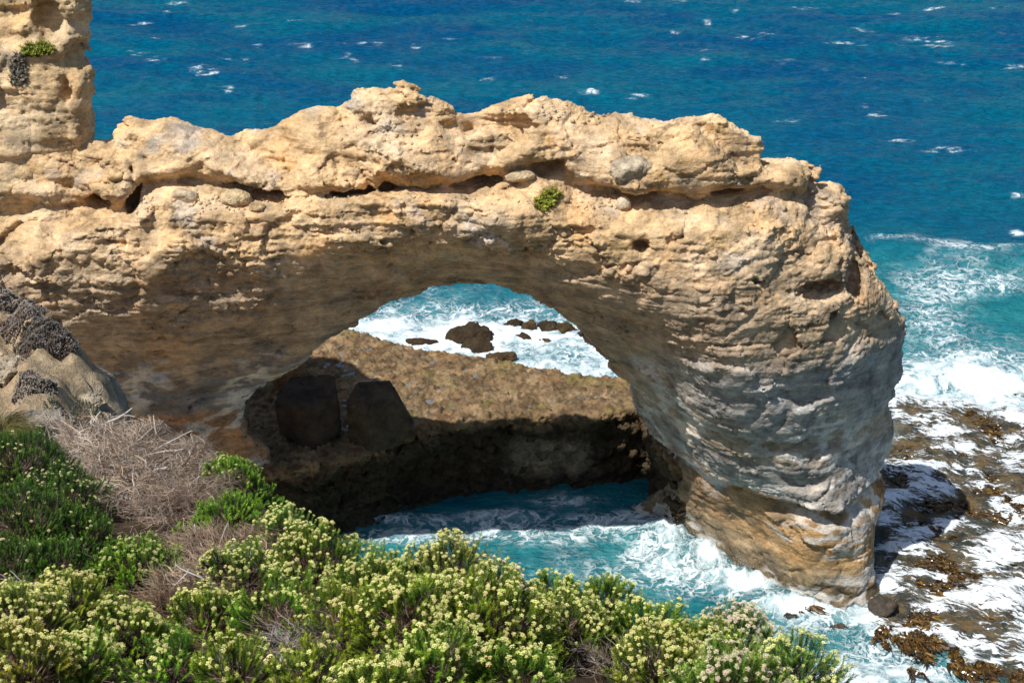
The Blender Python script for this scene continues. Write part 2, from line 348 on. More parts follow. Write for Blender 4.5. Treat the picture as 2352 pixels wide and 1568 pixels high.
def build_arch():
    x0, x1, y0, y1, z0, z1 = -33., 22., 59., 81., -2., 28.
    X = np.arange(x0, x1, h, dtype=np.float32); Y = np.arange(y0, y1, h, dtype=np.float32); Z = np.arange(z0, z1, h, dtype=np.float32)
    F = np.empty((len(X), len(Y), len(Z)), np.float32)
    YY, ZZ = np.meshgrid(Y, Z, indexing='ij'); YY = YY.ravel(); ZZ = ZZ.ravel()
    d = YY * CP - (ZZ - CAM_Z) * SP; py = 784 - (YY * SP + (ZZ - CAM_Z) * CP) / d / TT * 1176
    for a, x in enumerate(X):
        px = 1176 + x / d / TT * 1176
        S = samp(Smap, px, py) * (TT / 1176) * d
        yf = samp(Yf, px, py); th = samp(Thk, px, py)
        rr = .8; q = np.clip(rr - S, 0, rr); rd = rr - np.sqrt(np.maximum(rr * rr - q * q, 0))
        rt = 1.3; q2 = np.clip(rt - S, 0, rt); rb = rt - np.sqrt(np.maximum(rt * rt - q2 * q2, 0))
        F[a] = np.maximum(np.maximum(yf + .75 * rd - YY, YY - (yf + th - rb)) * .85, -S).reshape(len(Y), len(Z))
    band = np.argwhere(np.abs(F) < 1.3); P = (band * h + np.array([x0, y0, z0])).astype(np.float32); f = F[tuple(band.T)]
    for px, py, dy, r in bumps_:
        yy = samp(Yf, np.array([px]), np.array([py]))[0] + dy; c = at_y(px, py, yy)
        b = blob(P, c, r); k = .5; hh = np.clip(.5 + .5 * (f - b) / k, 0, 1); f = f + (b - f) * hh - k * hh * (1 - hh)
    # large and middle noise
    q = fbm(P / np.array([3.2, 3.2, 4.2], np.float32), 3, 15) * 5.5; fq = q - np.floor(q); fac = (np.floor(q) + sstep(.30, .70, fq)) / 5.5
    q = fbm(P / np.array([1.5, 1.5, 1.2], np.float32), 2, 18) * 5; fq = q - np.floor(q); fac2 = (np.floor(q) + sstep(.30, .70, fq)) / 5
    crest_ = sstep(20, 21.5, P[:, 2]); W_ = .45 * np.stack([gn(P / 2.5, 22), gn(P / 2.5, 23), gn(P / 2.5, 24)], 1)
    b1, e1 = facet(P / np.array([3.0, 3.0, 2.0], np.float32) + W_, 11); b2, e2 = facet(P / np.array([1.25, 1.25, .75], np.float32) + W_, 17)
    lowf = lerp(.62, 1., sstep(13, 15.5, P[:, 2])); f += lowf * lerp(.36, .18, crest_) * b1 + lerp(.12, .08, crest_) * b2 * sstep(-.4, .1, gn(P / 3.5, 29)) + .12 * np.exp(-(e1 / .05) ** 2)
    dg = gn(np.stack([(P[:, 2] + .38 * P[:, 0]) * 1.1, P[:, 0] * .12, P[:, 1] * .2], 1), 27)
    f += crest_ * (.30 * dg * sstep(0, -4, P[:, 0]) + .30 * fbm(P / 2.3, 2, 28))
    f += .30 * fac * lerp(.5, 1.5, crest_) * lowf + .16 * fac2 * crest_ + .13 * fbm(P / 3.4, 3, 1) + .06 * ridged(P / np.array([1.5, 1.5, .95], np.float32), 3, 9) - .06
    zz = P[:, 2] + .5 * gn(P / 6, 21)
    s1 = gn(np.stack([P[:, 0] * .05, P[:, 1] * .05, zz * 1.2], 1), 31)
    amp = lerp(.05, .20, sstep(.0, .5, gn(P / 5, 33))) 
    f += amp * s1 * sstep(21, 19, P[:, 2])
    nearf = sstep(4, 7, P[:, 0]); zw = P[:, 2] + .22 * gn(P / 1.6, 37) + .1 * gn(P / .6, 38)
    f += nearf * (.30 * sstep(9.75, 9.6, zw) * sstep(8.3, 9.3, zw) + .20 * sstep(12.9, 12.7, zw) * sstep(11.6, 12.5, zw) + .75 * sstep(5.75, 5.5, zw) * sstep(4.3, 5.3, zw) - .12 * sstep(5.75, 5.95, zw) * sstep(6.8, 6.1, zw))
    c1, c2, ci = worley(P / np.array([1.7, 1.7, 1.2], np.float32) + .35 * gn(P / .9, 3)[:, None], 5)
    f += .16 * np.exp(-((c2 - c1) / .08) ** 2) * sstep(-.1, .3, gn(P / 4.1, 41))
    for px, py, dy, r in holes:
        yy = samp(Yf, np.array([px]), np.array([py]))[0] + dy; c = at_y(px, py, yy)
        rot = P + .25 * np.stack([gn(P / 1.1, 51), gn(P / 1.1, 52), gn(P / 1.1, 53)], 1) * min(1, min(r) * 1.5)
        b = -blob(rot, c, r); k = .12; hh = np.clip(.5 - .5 * (f - b) / k, 0, 1); f = f + (b - f) * hh + k * hh * (1 - hh)
    F[tuple(band.T)] = f
    F[0] = F[-1] = 1; F[:, 0] = F[:, -1] = 1; F[:, :, 0] = F[:, :, -1] = 1
    V, Q = surface_nets(F, (x0, y0, z0), h)
    return V, Q
def detail(V, Q, amp=1., strata=1., s=0, top=19.5):
    N = normals(V, Q); P = V.astype(np.float32)
    up = np.clip(N[:, 2], 0, 1)
    zz = P[:, 2] + .12 * gn(P / 3.0, s + 61)
    st = gn(np.stack([P[:, 0] * .15, P[:, 1] * .15, zz * 4.2], 1), s + 62) + .6 * gn(np.stack([P[:, 0] * .3, P[:, 1] * .3, zz * 9], 1), s + 63)
    rough = sstep(-.35, .35, gn(P / 2.3, s + 64))
    b1, e1 = facet(P / np.array([.62, .62, .36], np.float32) + .35 * gn(P / .5, s + 75)[:, None], s + 6); b2, e2 = facet(P / np.array([.26, .26, .15], np.float32) + .3 * gn(P / .2, s + 76)[:, None], s + 9)
    crs = lerp(1., .40, sstep(20, 21.5, P[:, 2])); d = (.11 * b1 + .05 * b2) * (.15 + rough) * crs + .08 * fbm(P / .5, 5, s + 65, 2.1, .62) * (.35 + rough) + .03 * (ridged(P / np.array([.42, .42, .25], np.float32), 3, s + 70) - .35) * rough
    d += .075 * strata * st * (1 - up * .8) * (.4 + rough)
    f1, f2, ci = worley(P / np.array([.62, .62, .36], np.float32) + .3 * gn(P / .4, 2)[:, None], s + 3)
    d += rough * (.05 * (ci - .5) - .05 * np.exp(-((f2 - f1) / .09) ** 2))
    lay = gn(np.stack([P[:, 0] * .03, P[:, 1] * .03, zz * 1.9], 1), s + 88); mk = sstep(-.25, .2, gn(P / np.array([3.5, 3.5, 1.2], np.float32), s + 89)) * (1 - up)
    d += -.065 * np.exp(-(lay / .045) ** 2) * mk + .045 * sstep(-.04, .04, lay) * mk
    jn = np.abs(gn(np.stack([P[:, 0] * .45, P[:, 1] * .45, P[:, 2] * .12], 1) + .1 * gn(P / .8, 4)[:, None], s + 90)); d -= .08 * np.exp(-(jn / .012) ** 2) * sstep(.0, .3, gn(P / 2.6, s + 91)) * (1 - up)
    d += .040 * fbm(P / .17, 3, s + 84, 2.1, .6) + .03 * ridged(P / np.array([.3, .3, .12], np.float32), 2, s + 86)
    pit, _, _ = worley(P / .5, s + 8)
    d -= .10 * sstep(.34, .12, pit) * sstep(.1, .4, gn(P / 1.8, s + 80))
    return V + N * (d * amp * (1 if s else lerp(.62, 1., sstep(13, 15.5, P[:, 2]))) * np.where((N[:, 1] < -.5) & (P[:, 2] < 19), .75, 1.))[:, None], N, rough
def tri(c): return np.array(c, np.float32)
def mixc(a, b, t): return a * (1 - t)[:, None] + b * t[:, None]
def arch_colour(V, N):
    P = V.astype(np.float32); x, y, z = P.T; n = fbm(P / 3, 4, 90); n2 = fbm(P / .9, 4, 95); up = np.clip(N[:, 2], 0, 1)
    cream = tri((.62, .43, .24)); pale = tri((.65, .49, .32)); tan = tri((.45, .30, .16)); gold = tri((.55, .36, .16)); grey = tri((.30, .295, .285)); grey2 = tri((.39, .385, .37)); orange = tri((.42, .26, .12)); brown = tri((.20, .15, .09)); olive = tri((.27, .22, .14)); rust = tri((.30, .17, .09))
    C = np.repeat(cream[None], len(P), 0)
    C = mixc(C, np.repeat(pale[None], len(P), 0), sstep(-.1, .4, n))
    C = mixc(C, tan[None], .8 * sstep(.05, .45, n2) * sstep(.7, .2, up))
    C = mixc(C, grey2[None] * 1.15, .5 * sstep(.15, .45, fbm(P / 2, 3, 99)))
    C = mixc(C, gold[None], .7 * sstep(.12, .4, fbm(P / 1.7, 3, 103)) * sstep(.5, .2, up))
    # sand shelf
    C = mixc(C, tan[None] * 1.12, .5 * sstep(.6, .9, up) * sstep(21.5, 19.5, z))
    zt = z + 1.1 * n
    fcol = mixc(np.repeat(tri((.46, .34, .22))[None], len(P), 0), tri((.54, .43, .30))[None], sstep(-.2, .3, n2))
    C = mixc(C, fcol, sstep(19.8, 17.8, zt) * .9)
    rt = sstep(5, 9.5, x)
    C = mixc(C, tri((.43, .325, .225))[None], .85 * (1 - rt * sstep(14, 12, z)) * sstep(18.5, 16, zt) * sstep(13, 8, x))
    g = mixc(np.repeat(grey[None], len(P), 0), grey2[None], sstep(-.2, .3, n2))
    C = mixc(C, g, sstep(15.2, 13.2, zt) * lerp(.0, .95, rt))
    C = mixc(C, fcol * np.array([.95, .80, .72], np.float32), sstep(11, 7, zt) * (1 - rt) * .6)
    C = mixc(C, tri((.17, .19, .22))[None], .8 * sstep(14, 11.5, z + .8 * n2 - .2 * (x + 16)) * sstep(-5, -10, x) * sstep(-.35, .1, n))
    C = mixc(C, tri((.42, .33, .23))[None], rt * sstep(9.7, 9.55, z + .15 * n2) * .75)
    C = mixc(C, g * .95, rt * sstep(8.6, 7.7, z + .6 * n2) * .8)
    zl = z + .4 * n2
    C = mixc(C, rust[None] * 1.3, sstep(5.9, 5.6, zl + .1 * (x - 16)) * .7)
    C = mixc(C, orange[None], sstep(5.5, 5.1, zl + .05 * (x - 16)) * lerp(.35, 1, sstep(9, 14, x)))
    C = mixc(C, tri((.24, .20, .16))[None], sstep(3.8, 5.2, zl) * sstep(5.9, 5.3, zl) * sstep(-.1, .2, n2) * .7)
    C = mixc(C, olive[None] * 1.25, sstep(2.6, 1.4, zl + .4 * n) * .8)
    C = mixc(C, brown[None] * .6, sstep(2.0, .9, zl + .5 * n) * .85)
    C = mixc(C, brown[None] * .8, sstep(5.5, 4.2, zl) * sstep(11, 8, x) * .8)
    wz = z + .5 * gn(P / 5, 110) + .08 * gn(P / .7, 111)
    bed = gn(np.stack([x * .04, y * .04, wz * 2.3], 1), 112) + .7 * gn(np.stack([x * .08, y * .08, wz * 6.5], 1), 113)
    k = 1 + .20 * bed * sstep(20.5, 19, z); C = C * k[:, None]
    e1 = facet(P / np.array([3.4, 3.4, 2.4], np.float32) + .5 * gn(P / 1.6, 114)[:, None], 31)[1]
    C = C * (1 - .5 * np.exp(-(e1 / .018) ** 2) * sstep(-.1, .2, gn(P / 4, 116)))[:, None]
    low_ = sstep(20, 18, z); C = mixc(C, tri((.34, .18, .08))[None], .45 * low_ * sstep(.12, .42, fbm(P / np.array([1.8, 1.8, 2.6], np.float32), 4, 118)) * (1 - .7 * rt))
    C = mixc(C, tri((.14, .12, .10))[None], .55 * low_ * sstep(.15, .45, fbm(P / np.array([2.4, 2.4, 1.0], np.float32), 4, 122)))
    C = mixc(C, tri((.66, .64, .60))[None], .7 * low_ * sstep(.42, .62, ridged(P / np.array([2.2, 2.2, 1.0], np.float32), 4, 125) * sstep(14.5, 12, z)) * sstep(-.15, .2, gn(P / 3, 126)))
    return np.clip(C, .01, 1)
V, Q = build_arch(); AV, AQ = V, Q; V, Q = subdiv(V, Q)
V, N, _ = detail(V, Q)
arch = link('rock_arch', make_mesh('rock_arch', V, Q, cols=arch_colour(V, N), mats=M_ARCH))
tag(arch, 'great tan and grey limestone arch standing in the surf', 'rock arch')

#STAGE_SEA
# ================================================================ SEA
def sea_material():
    m, t, b = new_mat('sea_water'); n = NB(t); p = n.pos()
    foam = n.attr('foam', 'Fac'); tq = n.attr('turq', 'Fac'); sh = n.attr('shoal', 'Fac')
    flat = n.mapv(p, (1, 1, .0))
    # warped coordinates
    wv = n.t.nodes.new('ShaderNodeVectorMath'); wv.operation = 'MULTIPLY_ADD'
    n.l(n.noise(flat, .35, 4, .55, 0, 1), wv.inputs[0]); wv.inputs[1].default_value = (2.4, 2.4, 0); n.l(flat, wv.inputs[2])
    W = wv.outputs[0]
    def ridge(sc, det, lo, hi, vec):
        a = n.math('ABSOLUTE', n.math('SUBTRACT', n.noise(vec, sc, det, .6), .5)); return n.rng(a, lo, hi, 1, 0)
    r1 = ridge(.42, 4, .0, .045, W); r2 = ridge(1.3, 5, .0, .07, W); r3 = n.noise(W, 1.0, 9, .7); r4 = n.noise(W, .28, 5, .6)
    lace = n.math('MAXIMUM', r1, n.math('MULTIPLY', r2, .75))
    lace = n.math('MULTIPLY', lace, n.rng(n.math('ADD', n.noise(W, .6, 5, .6), n.math('MULTIPLY', foam, .5)), .45, .75))
    v = n.math('ADD', n.math('MULTIPLY', r3, .6), n.math('MULTIPLY', r4, .4))
    solid = n.rng(n.math('ADD', foam, n.math('MULTIPLY', n.math('SUBTRACT', v, .5), 1.7)), .52, .98)
    mask = n.math('MAXIMUM', solid, n.math('MULTIPLY', lace, n.rng(foam, .04, .5, 0, .9)))
    mask = n.math('MULTIPLY', mask, n.rng(foam, .015, .08, 0, 1))
    # thin sheets of water streaming over the rock shelf
    rot = n.t.nodes.new('ShaderNodeMapping'); rot.inputs['Rotation'].default_value = (0, 0, .45); n.l(W, rot.inputs[0])
    st = n.noise(n.mapv(rot.outputs[0], (.5, 1.7, 0)), 2.4, 10, .76)
    smask = n.rng(n.math('ADD', st, n.math('MULTIPLY', n.math('SUBTRACT', foam, .5), .6)), (.46), .58)
    mx = n.t.nodes.new('ShaderNodeMix'); n.l(sh, mx.inputs[0]); n.l(mask, mx.inputs[2]); n.l(smask, mx.inputs[3]); mask = mx.outputs[0]
    deep = n.mix(n.rng(n.noise(n.mapv(p, (1, 2.2, 0)), .045, 4, .55), .35, .65), (.0, .055, .150), (.0, .082, .155))
    deep = n.mix(n.rng(n.noise(n.mapv(p, (1, 2.5, 0)), .9, 5, .6), .35, .7), deep, n.mix(1., deep, (1.2, 1.8, 1.55), 'MULTIPLY'))
    tcol = n.mix(n.rng(n.noise(W, .5, 5, .6), .3, .7), (.010, .165, .195), (.035, .29, .32))
    c = n.mix(tq, deep, tcol)
    reef = n.mix(n.rng(n.noise(p, 1.1, 7, .65), .38, .62), (.05, .032, .016), (.21, .125, .045)); c = n.mix(n.math('MULTIPLY', sh, .92), c, reef)
    fine = n.noise(p, 3.2, 6, .7)
    white = n.mix(n.rng(fine, .3, .7), (.60, .69, .74), (.84, .86, .87))
    c = n.mix(n.math('MULTIPLY', n.rng(v, .3, .65), n.math('MULTIPLY', n.rng(foam, .1, .7, 0, .75), n.math('SUBTRACT', 1, n.math('MULTIPLY', sh, .85)))), c, (.22, .46, .52))
    c = n.mix(mask, c, white)
    n.l(c, b.inputs['Base Color'])
    n.l(n.rng(mask, 0, 1, .16, .8), b.inputs['Roughness']); b.inputs['IOR'].default_value = 1.33
    n.l(n.rng(mask, 0, 1, .05, .05), b.inputs['Specular IOR Level'])
    hb = n.math('ADD', n.noise(n.mapv(p, (1, 2.0, 1)), 1.5, 7, .62), n.math('MULTIPLY', mask, .35))
    bp = n.t.nodes.new('ShaderNodeBump'); bp.inputs['Distance'].default_value = .62; n.l(hb, bp.inputs['Height']); n.l(n.rng(mask, 0, 1, 1, .35), bp.inputs['Strength']); n.l(bp.outputs[0], b.inputs['Normal'])
    return m
M_SEA = sea_material()
def waves(x, y):
    P = np.stack([x, y, 0 * x], 1).astype(np.float32)
    z = lerp(.22, .5, sstep(105, 130, y)) * gn(P * np.array([.07, .16, 1], np.float32), 5) + lerp(.30, .5, sstep(105, 130, y)) * ridged(P * np.array([.09, .2, 1], np.float32) + .15 * gn(P / 9, 6)[:, None], 3, 8) + .20 * ridged(P * np.array([.32, .7, 1], np.float32), 4, 12, .6)
    return z
shelf_poly = at_z(np.array([2005, 1990, 2040, 2120, 2352, 2700, 2700, 2352, 2160, 2060, 1990, 1985]), np.array([1330, 1100, 935, 925, 960, 960, 1620, 1600, 1500, 1450, 1420, 1400]), 0)[:, :2]
foam_spots = [  # px, py, rx, ry, amount
    (1060, 795, 420, 58, 1.0), (1330, 850, 300, 60, .9), (850, 745, 260, 26, .75), (1080, 720, 260, 24, .42), (1000, 670, 230, 22, .22),
    (2200, 890, 330, 56, 1.0), (2280, 935, 200, 34, .9), (2160, 830, 220, 36, .48), (2150, 690, 110, 65, .46), (2250, 620, 220, 26, .22), (2060, 560, 70, 10, .42), (2180, 575, 60, 16, .40), (2290, 582, 90, 12, .34), (2180, 650, 180, 20, .2), (2300, 780, 160, 24, .25), (2100, 760, 100, 24, .36), (2340, 545, 22, 8, .8), (2300, 660, 80, 20, .4),
    (1150, 1228, 260, 20, .55), (1320, 1215, 170, 18, .55), (1500, 1290, 60, 40, .5), (1100, 1190, 260, 16, .4), (930, 1235, 130, 20, .6), (900, 1195, 130, 10, .6), (1290, 1150, 90, 22, .6), (1100, 1185, 200, 10, .55), (1450, 1200, 120, 22, .55), (1300, 1290, 300, 60, .22), (1400, 1360, 200, 70, .2),
    (1530, 1235, 60, 34, .8), (1610, 1290, 60, 34, .95), (1710, 1350, 90, 26, .98), (1830, 1408, 110, 22, .9), (1580, 1330, 110, 40, .35), (1750, 1430, 150, 40, .42), (1950, 1490, 200, 60, .45), (2080, 1560, 180, 40, .85), (2000, 1420, 60, 30, .8), (1850, 1540, 160, 40, .6)]
caps = [(470, 168, 34, 7, .85), (525, 212, 12, 6, .8), (320, 122, 26, 3, .8), (350, 145, 28, 4, .55), (534, 138, 30, 2.5, .9), (295, 76, 9, 3, .7), (380, 38, 12, 3, .7), (410, 8, 26, 3, .7), (586, 108, 12, 3, .7), (700, 110, 40, 4, .6), (800, 140, 26, 6, .6), (850, 110, 30, 4, .75), (792, 107, 8, 4, .8), (910, 155, 18, 3, .75), (958, 112, 20, 4, .75), (1130, 137, 20, 3, .6), (1105, 183, 16, 3, .7), (1130, 184, 20, 4, .5), (1290, 174, 18, 3, .7), (1468, 229, 24, 3.5, .9), (1350, 222, 26, 3, .8), (1550, 80, 14, 3, .9), (1620, 48, 14, 3, .8), (1560, 8, 20, 4, .5), (1715, 90, 34, 6, .75), (1622, 125, 18, 3, .7), (1620, 148, 14, 5, .6), (1800, 146, 44, 5, .65), (1980, 73, 30, 4, .65), (2110, 98, 34, 5, .7), (2150, 28, 22, 3, .95), (2060, 30, 30, 3, .5), (2300, 25, 26, 3, .7), (2290, 84, 40, 3, .6), (2330, 156, 26, 4, .75), (2170, 352, 60, 5, .8), (1800, 290, 40, 3, .5), (1930, 410, 16, 3, .6), (2340, 455, 30, 5, .55), (1980, 250, 20, 3, .5), (1890, 170, 12, 3, .5), (2000, 640, 1, 1, 0)]
def build_sea():
    t = np.concatenate([np.linspace(-1.0, -.56, 40, endpoint=False), np.linspace(-.56, .56, 860), np.linspace(.57, 1.0, 40)])
    ys = [38.]; 
    while ys[-1] < 9000:
        y = ys[-1]; ys.append(y + (.16 if y < 100 else .16 * (y / 100) ** 2.0 if y < 330 else y * .06))
    ys = np.array(ys)
    TX, YY = np.meshgrid(t, ys, indexing='ij'); X = (TX * YY).ravel(); Y = YY.ravel()
    px, py, d = proj(X, Y, 0 * X)
    P = np.stack([X, Y, 0 * X], 1).astype(np.float32)
    foam = np.zeros(len(X)); wob = 18 * gn(P / 4, 200); wob2 = 8 * gn(P / 3, 201)
    for cx, cy, rx, ry, a in foam_spots:
        r = ((px + wob * 1.5 - cx) / rx) ** 2 + ((py + wob2 - cy) / ry) ** 2
        foam = np.maximum(foam, a * np.exp(-r ** 1.3 * .7)) if a < .0 else foam + (1 - foam) * a * np.exp(-r ** 1.2 * .8)
    capf = np.zeros(len(X)); w3 = 3.5 * gn(P / 1.6, 202); w4 = 14 * gn(P / 3, 203)
    for cx, cy, rx, ry, a in caps:
        r = ((px + w4 - cx) / rx) ** 2 + ((py + w3 * 1.6 - cy) / (ry * 1.5)) ** 2
        capf = np.maximum(capf, a * (.82 if ry < 5 else .72) * np.exp(-r))
    # small unlisted whitecaps on the open sea
    c = gn(P * np.array([.16, .42, 1], np.float32), 210) * sstep(90, 120, Y); capf = np.maximum(capf, .5 * sstep(.58, .82, c + .25 * gn(P / 30, 211)))
    capf = np.maximum(capf, 0) * np.clip(.62 + 1.3 * gn(P * np.array([.9, 2.2, 1], np.float32), 212), .1, 1.05)
    shoal = sstep(-.6, .6, poly_sdf(np.stack([X, Y], 1)[:], shelf_poly)) if len(X) < 1 else None
    near = (Y < 100); shoal = np.zeros(len(X)); shoal[near] = sstep(-1.2, .8, poly_sdf(np.stack([X, Y], 1)[near], shelf_poly) + 1.2 * gn(P[near] / 2, 220))
    fl = .50 + .32 * gn(P / np.array([2.4, 1.5, 1], np.float32), 221) + .12 * gn(P / .8, 222)
    foam = foam * np.clip(.88 + .5 * fbm(P / 4.5, 3, 205), .4, 1.2)
    foam = lerp(foam, np.maximum(foam * .7, fl), shoal)
    turq = np.clip(.10 + .14 * fbm(P / 18, 2, 230), 0, 1)
    turq = np.maximum(turq, sstep(1130, 1230, py) * .9); rz = sstep(1900, 1990, px) * sstep(535, 640, py) * .85; turq = np.maximum(turq, rz)
    turq = np.maximum(turq, .65 * sstep(600, 700, py) * sstep(128, 104, Y))
    turq = turq - .16 * sstep(300, 20, py)
    turq = np.clip(turq * (1 + .35 * fbm(P / 5, 3, 233)), 0, 1)
    z = waves(X, Y) * sstep(9000, 200, Y)
    z *= lerp(.45, 1, sstep(74, 92, Y))
    fz = np.clip(foam, 0, 1); z += fz * (.22 * ridged(P / 1.3, 3, 240) + .12)
    z += (.7 + .5 * gn(P / 5, 260)) * np.exp(-((py - 580 - .08 * (px - 2100) - 16 * gn(P / 6, 261)) / 22) ** 2) * sstep(1930, 2050, px) + .8 * np.exp(-((py - 875 - 12 * gn(P / 4, 5)) / 22) ** 2) * sstep(1990, 2080, px)
    z += shoal * (.30 + .30 * gn(P / 2.5, 250) + .22 * ridged(P / 1.3, 4, 252, .6))
    spl = np.zeros(len(X))
    for cx, cy, rx, ry in ((1530, 1232, 70, 26), (1600, 1275, 80, 30), (1690, 1335, 90, 26), (1800, 1390, 90, 22)): spl = np.maximum(spl, np.exp(-((px - cx) / rx) ** 2 - ((py - cy) / ry) ** 2))
    z += spl * (.35 + .5 * ridged(P / .9, 4, 270, .6))
    V = np.stack([X, Y, z - .1], 1)
    nx, ny = len(t), len(ys); I = np.arange(nx * ny).reshape(nx, ny)
    Q = np.stack([I[:-1, :-1], I[1:, :-1], I[1:, 1:], I[:-1, 1:]], -1).reshape(-1, 4)
    f = np.maximum(foam, capf)
    return make_mesh('sea', V, Q, fl={'foam': f, 'turq': turq, 'shoal': shoal}, mats=M_SEA)
sea = tag(link('water', build_sea()), kind='structure')

#STAGE_ROCKS
# ================================================================ generic carved volumes
def carve(fn, b, h, band=1.0, sub=True, det=None, dk={}):
    """fn(P)->distance; b = (x0,x1,y0,y1,z0,z1)"""
    X, Y, Z = [np.arange(b[2 * i], b[2 * i + 1], h, dtype=np.float32) for i in range(3)]
    G = np.stack(np.meshgrid(X, Y, Z, indexing='ij'), -1).reshape(-1, 3)
    f0, f1 = fn
    F = f0(G).astype(np.float32); m = np.abs(F) < band
    F[m] = f1(G[m], F[m]); F = F.reshape(len(X), len(Y), len(Z))
    F[0] = F[-1] = 1; F[:, 0] = F[:, -1] = 1; F[:, :, 0] = F[:, :, -1] = 1
    V, Q = surface_nets(F, (b[0], b[2], b[4]), h)
    if sub: V, Q = subdiv(V, Q)
    N = normals(V, Q)
    if det is not None: V, N = det(V, Q, **dk)
    return V, Q, N

# ---------------------------------------------------------------- tall cliff behind the arch (left)
cl_out = np.array([(-900, -700), (205, -700), (205, 0), (208, 60), (210, 100), (218, 106), (206, 140), (212, 162), (208, 230), (212, 300), (212, 345), (212, 700), (-900, 700)], float)
clx = np.arange(-600, 300, 6); cly = np.arange(-600, 520, 6); CXX, CYY = np.meshgrid(clx, cly, indexing='ij'); CPQ = np.stack([CXX.ravel(), CYY.ravel()], 1).astype(float)
cl_S = poly_sdf(CPQ, cl_out).reshape(CXX.shape)
cl_Y = tps([(-500, 0, 68), (0, 0, 68.6), (-300, 300, 66.5), (0, 320, 66.6), (0, 240, 67), (0, 160, 67.3), (0, 90, 67.8), (110, 320, 66.9), (120, 240, 67.1), (120, 150, 67.3), (130, 60, 67.6), (150, 0, 67.8), (185, 320, 67.3), (185, 240, 67.3), (175, 150, 67.5), (175, 0, 68.2), (200, 60, 68.2), (208, 150, 68.1), (212, 300, 67.9), (0, -300, 71), (0, 500, 66), (200, 500, 67), (-300, -500, 73), (200, -500, 72)], CPQ, 1e-3).reshape(CXX.shape)
def samp2(M, px, py):
    u = np.clip((px + 600) / 6, 0, M.shape[0] - 1.01); v = np.clip((py + 600) / 6, 0, M.shape[1] - 1.01); i = u.astype(int); j = v.astype(int); fu = u - i; fv = v - j
    return (M[i, j] * (1 - fu) + M[i + 1, j] * fu) * (1 - fv) + (M[i, j + 1] * (1 - fu) + M[i + 1, j + 1] * fu) * fv
def cl0(P):
    px, py, d = proj(P[:, 0], P[:, 1], P[:, 2])
    S = samp2(cl_S, px, py) * (TT / 1176) * d; yf = samp2(cl_Y, px, py)
    q = np.clip(.9 - S, 0, .9); rd = .9 - np.sqrt(np.maximum(.81 - q * q, 0))
    return np.maximum(np.maximum(yf + .6 * rd - P[:, 1], P[:, 1] - yf - lerp(4.5, 2.0, sstep(110, 165, px))) * .8, -S)
cl_holes = [(106, 46, .2, (.85, 1.5, 1.2)), (88, 20, 0, (.5, .6, .7)), (20, 30, .1, (.9, .6, .5)), (150, 205, .1, (.3, .6, .7)), (30, 92, .1, (1.0, .5, .3)), (180, 130, .2, (.5, .8, .7)), (15, 232, .0, (.7, .4, .25))]
def cl1(P, f):
    b1, e1 = facet(P / np.array([2.4, 2.4, 1.6], np.float32) + .4 * gn(P / 2, 303)[:, None], 12); f = f + .28 * b1 + .12 * np.exp(-(e1 / .05) ** 2) + .28 * fbm(P / 3.0, 3, 301) + .16 * ridged(P / np.array([1.4, 1.4, .8], np.float32), 3, 309)
    st = gn(np.stack([P[:, 0] * .12, P[:, 1] * .12, P[:, 2] * .9], 1), 311); f = f + .2 * st
    for px, py, dy, r in cl_holes:
        c = at_y(px, py, samp2(cl_Y, np.array([px]), np.array([py]))[0] + dy)
        b = -blob(P + .2 * gn(P / .8, 315)[:, None], c, r); k = .15; hh = np.clip(.5 - .5 * (f - b) / k, 0, 1); f = f + (b - f) * hh + k * hh * (1 - hh)
    return f
def det_rock(V, Q, amp=1., s=0, strata=1.):
    V, N, _ = detail(V, Q, amp, strata, s); return V, normals(V, Q)
V, Q, N = carve((cl0, cl1), (-36., -16., 62., 80., 15., 30.5), .17, 1.3, det=det_rock, dk=dict(s=400, amp=1.0))
P = V.astype(np.float32); n = fbm(P / 2.5, 4, 320)
C = np.repeat(tri((.53, .38, .21))[None], len(V), 0)
C = mixc(C, tri((.58, .45, .29))[None], sstep(-.1, .35, n)); C = mixc(C, tri((.44, .31, .17))[None], sstep(.1, .4, fbm(P / .9, 3, 322)) * .7)
px, py, _ = proj(*P.T)
lich = sstep(.05, .25, .3 - np.hypot((px - 42) / 32 - (py - 165) / 160, (py - 165) / 50) * .3 + .3 * gn(P / .5, 325))
C = mixc(C, tri((.25, .23, .19))[None], lich * .8)
cliff = tag(link('cliff', make_mesh('cliff', V, Q, cols=C, mats=M_CLIFF)), kind='structure')

# ---------------------------------------------------------------- low rock platform behind the arch
ZP = 4.7
pl_px = [(1475, 938), (1350, 952), (1210, 955), (1080, 962), (960, 985), (850, 1030), (720, 1062), (600, 1078), (300, 1090), (200, 1000), (200, 720), (560, 715), (690, 738), (790, 752), (850, 764), (880, 776), (960, 795), (1040, 808), (1150, 820), (1230, 840), (1330, 858), (1440, 866), (1560, 880), (1640, 950), (1640, 1080), (1545, 1062), (1500, 1000)]
pl_poly = at_z(np.array([p[0] for p in pl_px]), np.array([p[1] for p in pl_px]), ZP)[:, :2]
def pl0(P):
    xy = P[:, :2].astype(float); u, inv = np.unique(np.round(xy / .01).astype(np.int64) @ np.array([1000003, 1]), return_index=True, return_inverse=True)[1:]
    S = poly_sdf(xy[u], pl_poly)[inv.ravel()]
    z = P[:, 2]
    under = .5 * sstep(3.6, 2.2, z) - .9 * sstep(1.0, -.5, z)
    front = sstep(82, 78, P[:, 1])
    top = ZP + .25 * sstep(6, 0, S) * 0
    r = .5; q = np.clip(r - (S - under * front), 0, r); rd = r - np.sqrt(np.maximum(r * r - q * q, 0))
    return np.maximum(z - top + rd * .7, -(S - under * front))
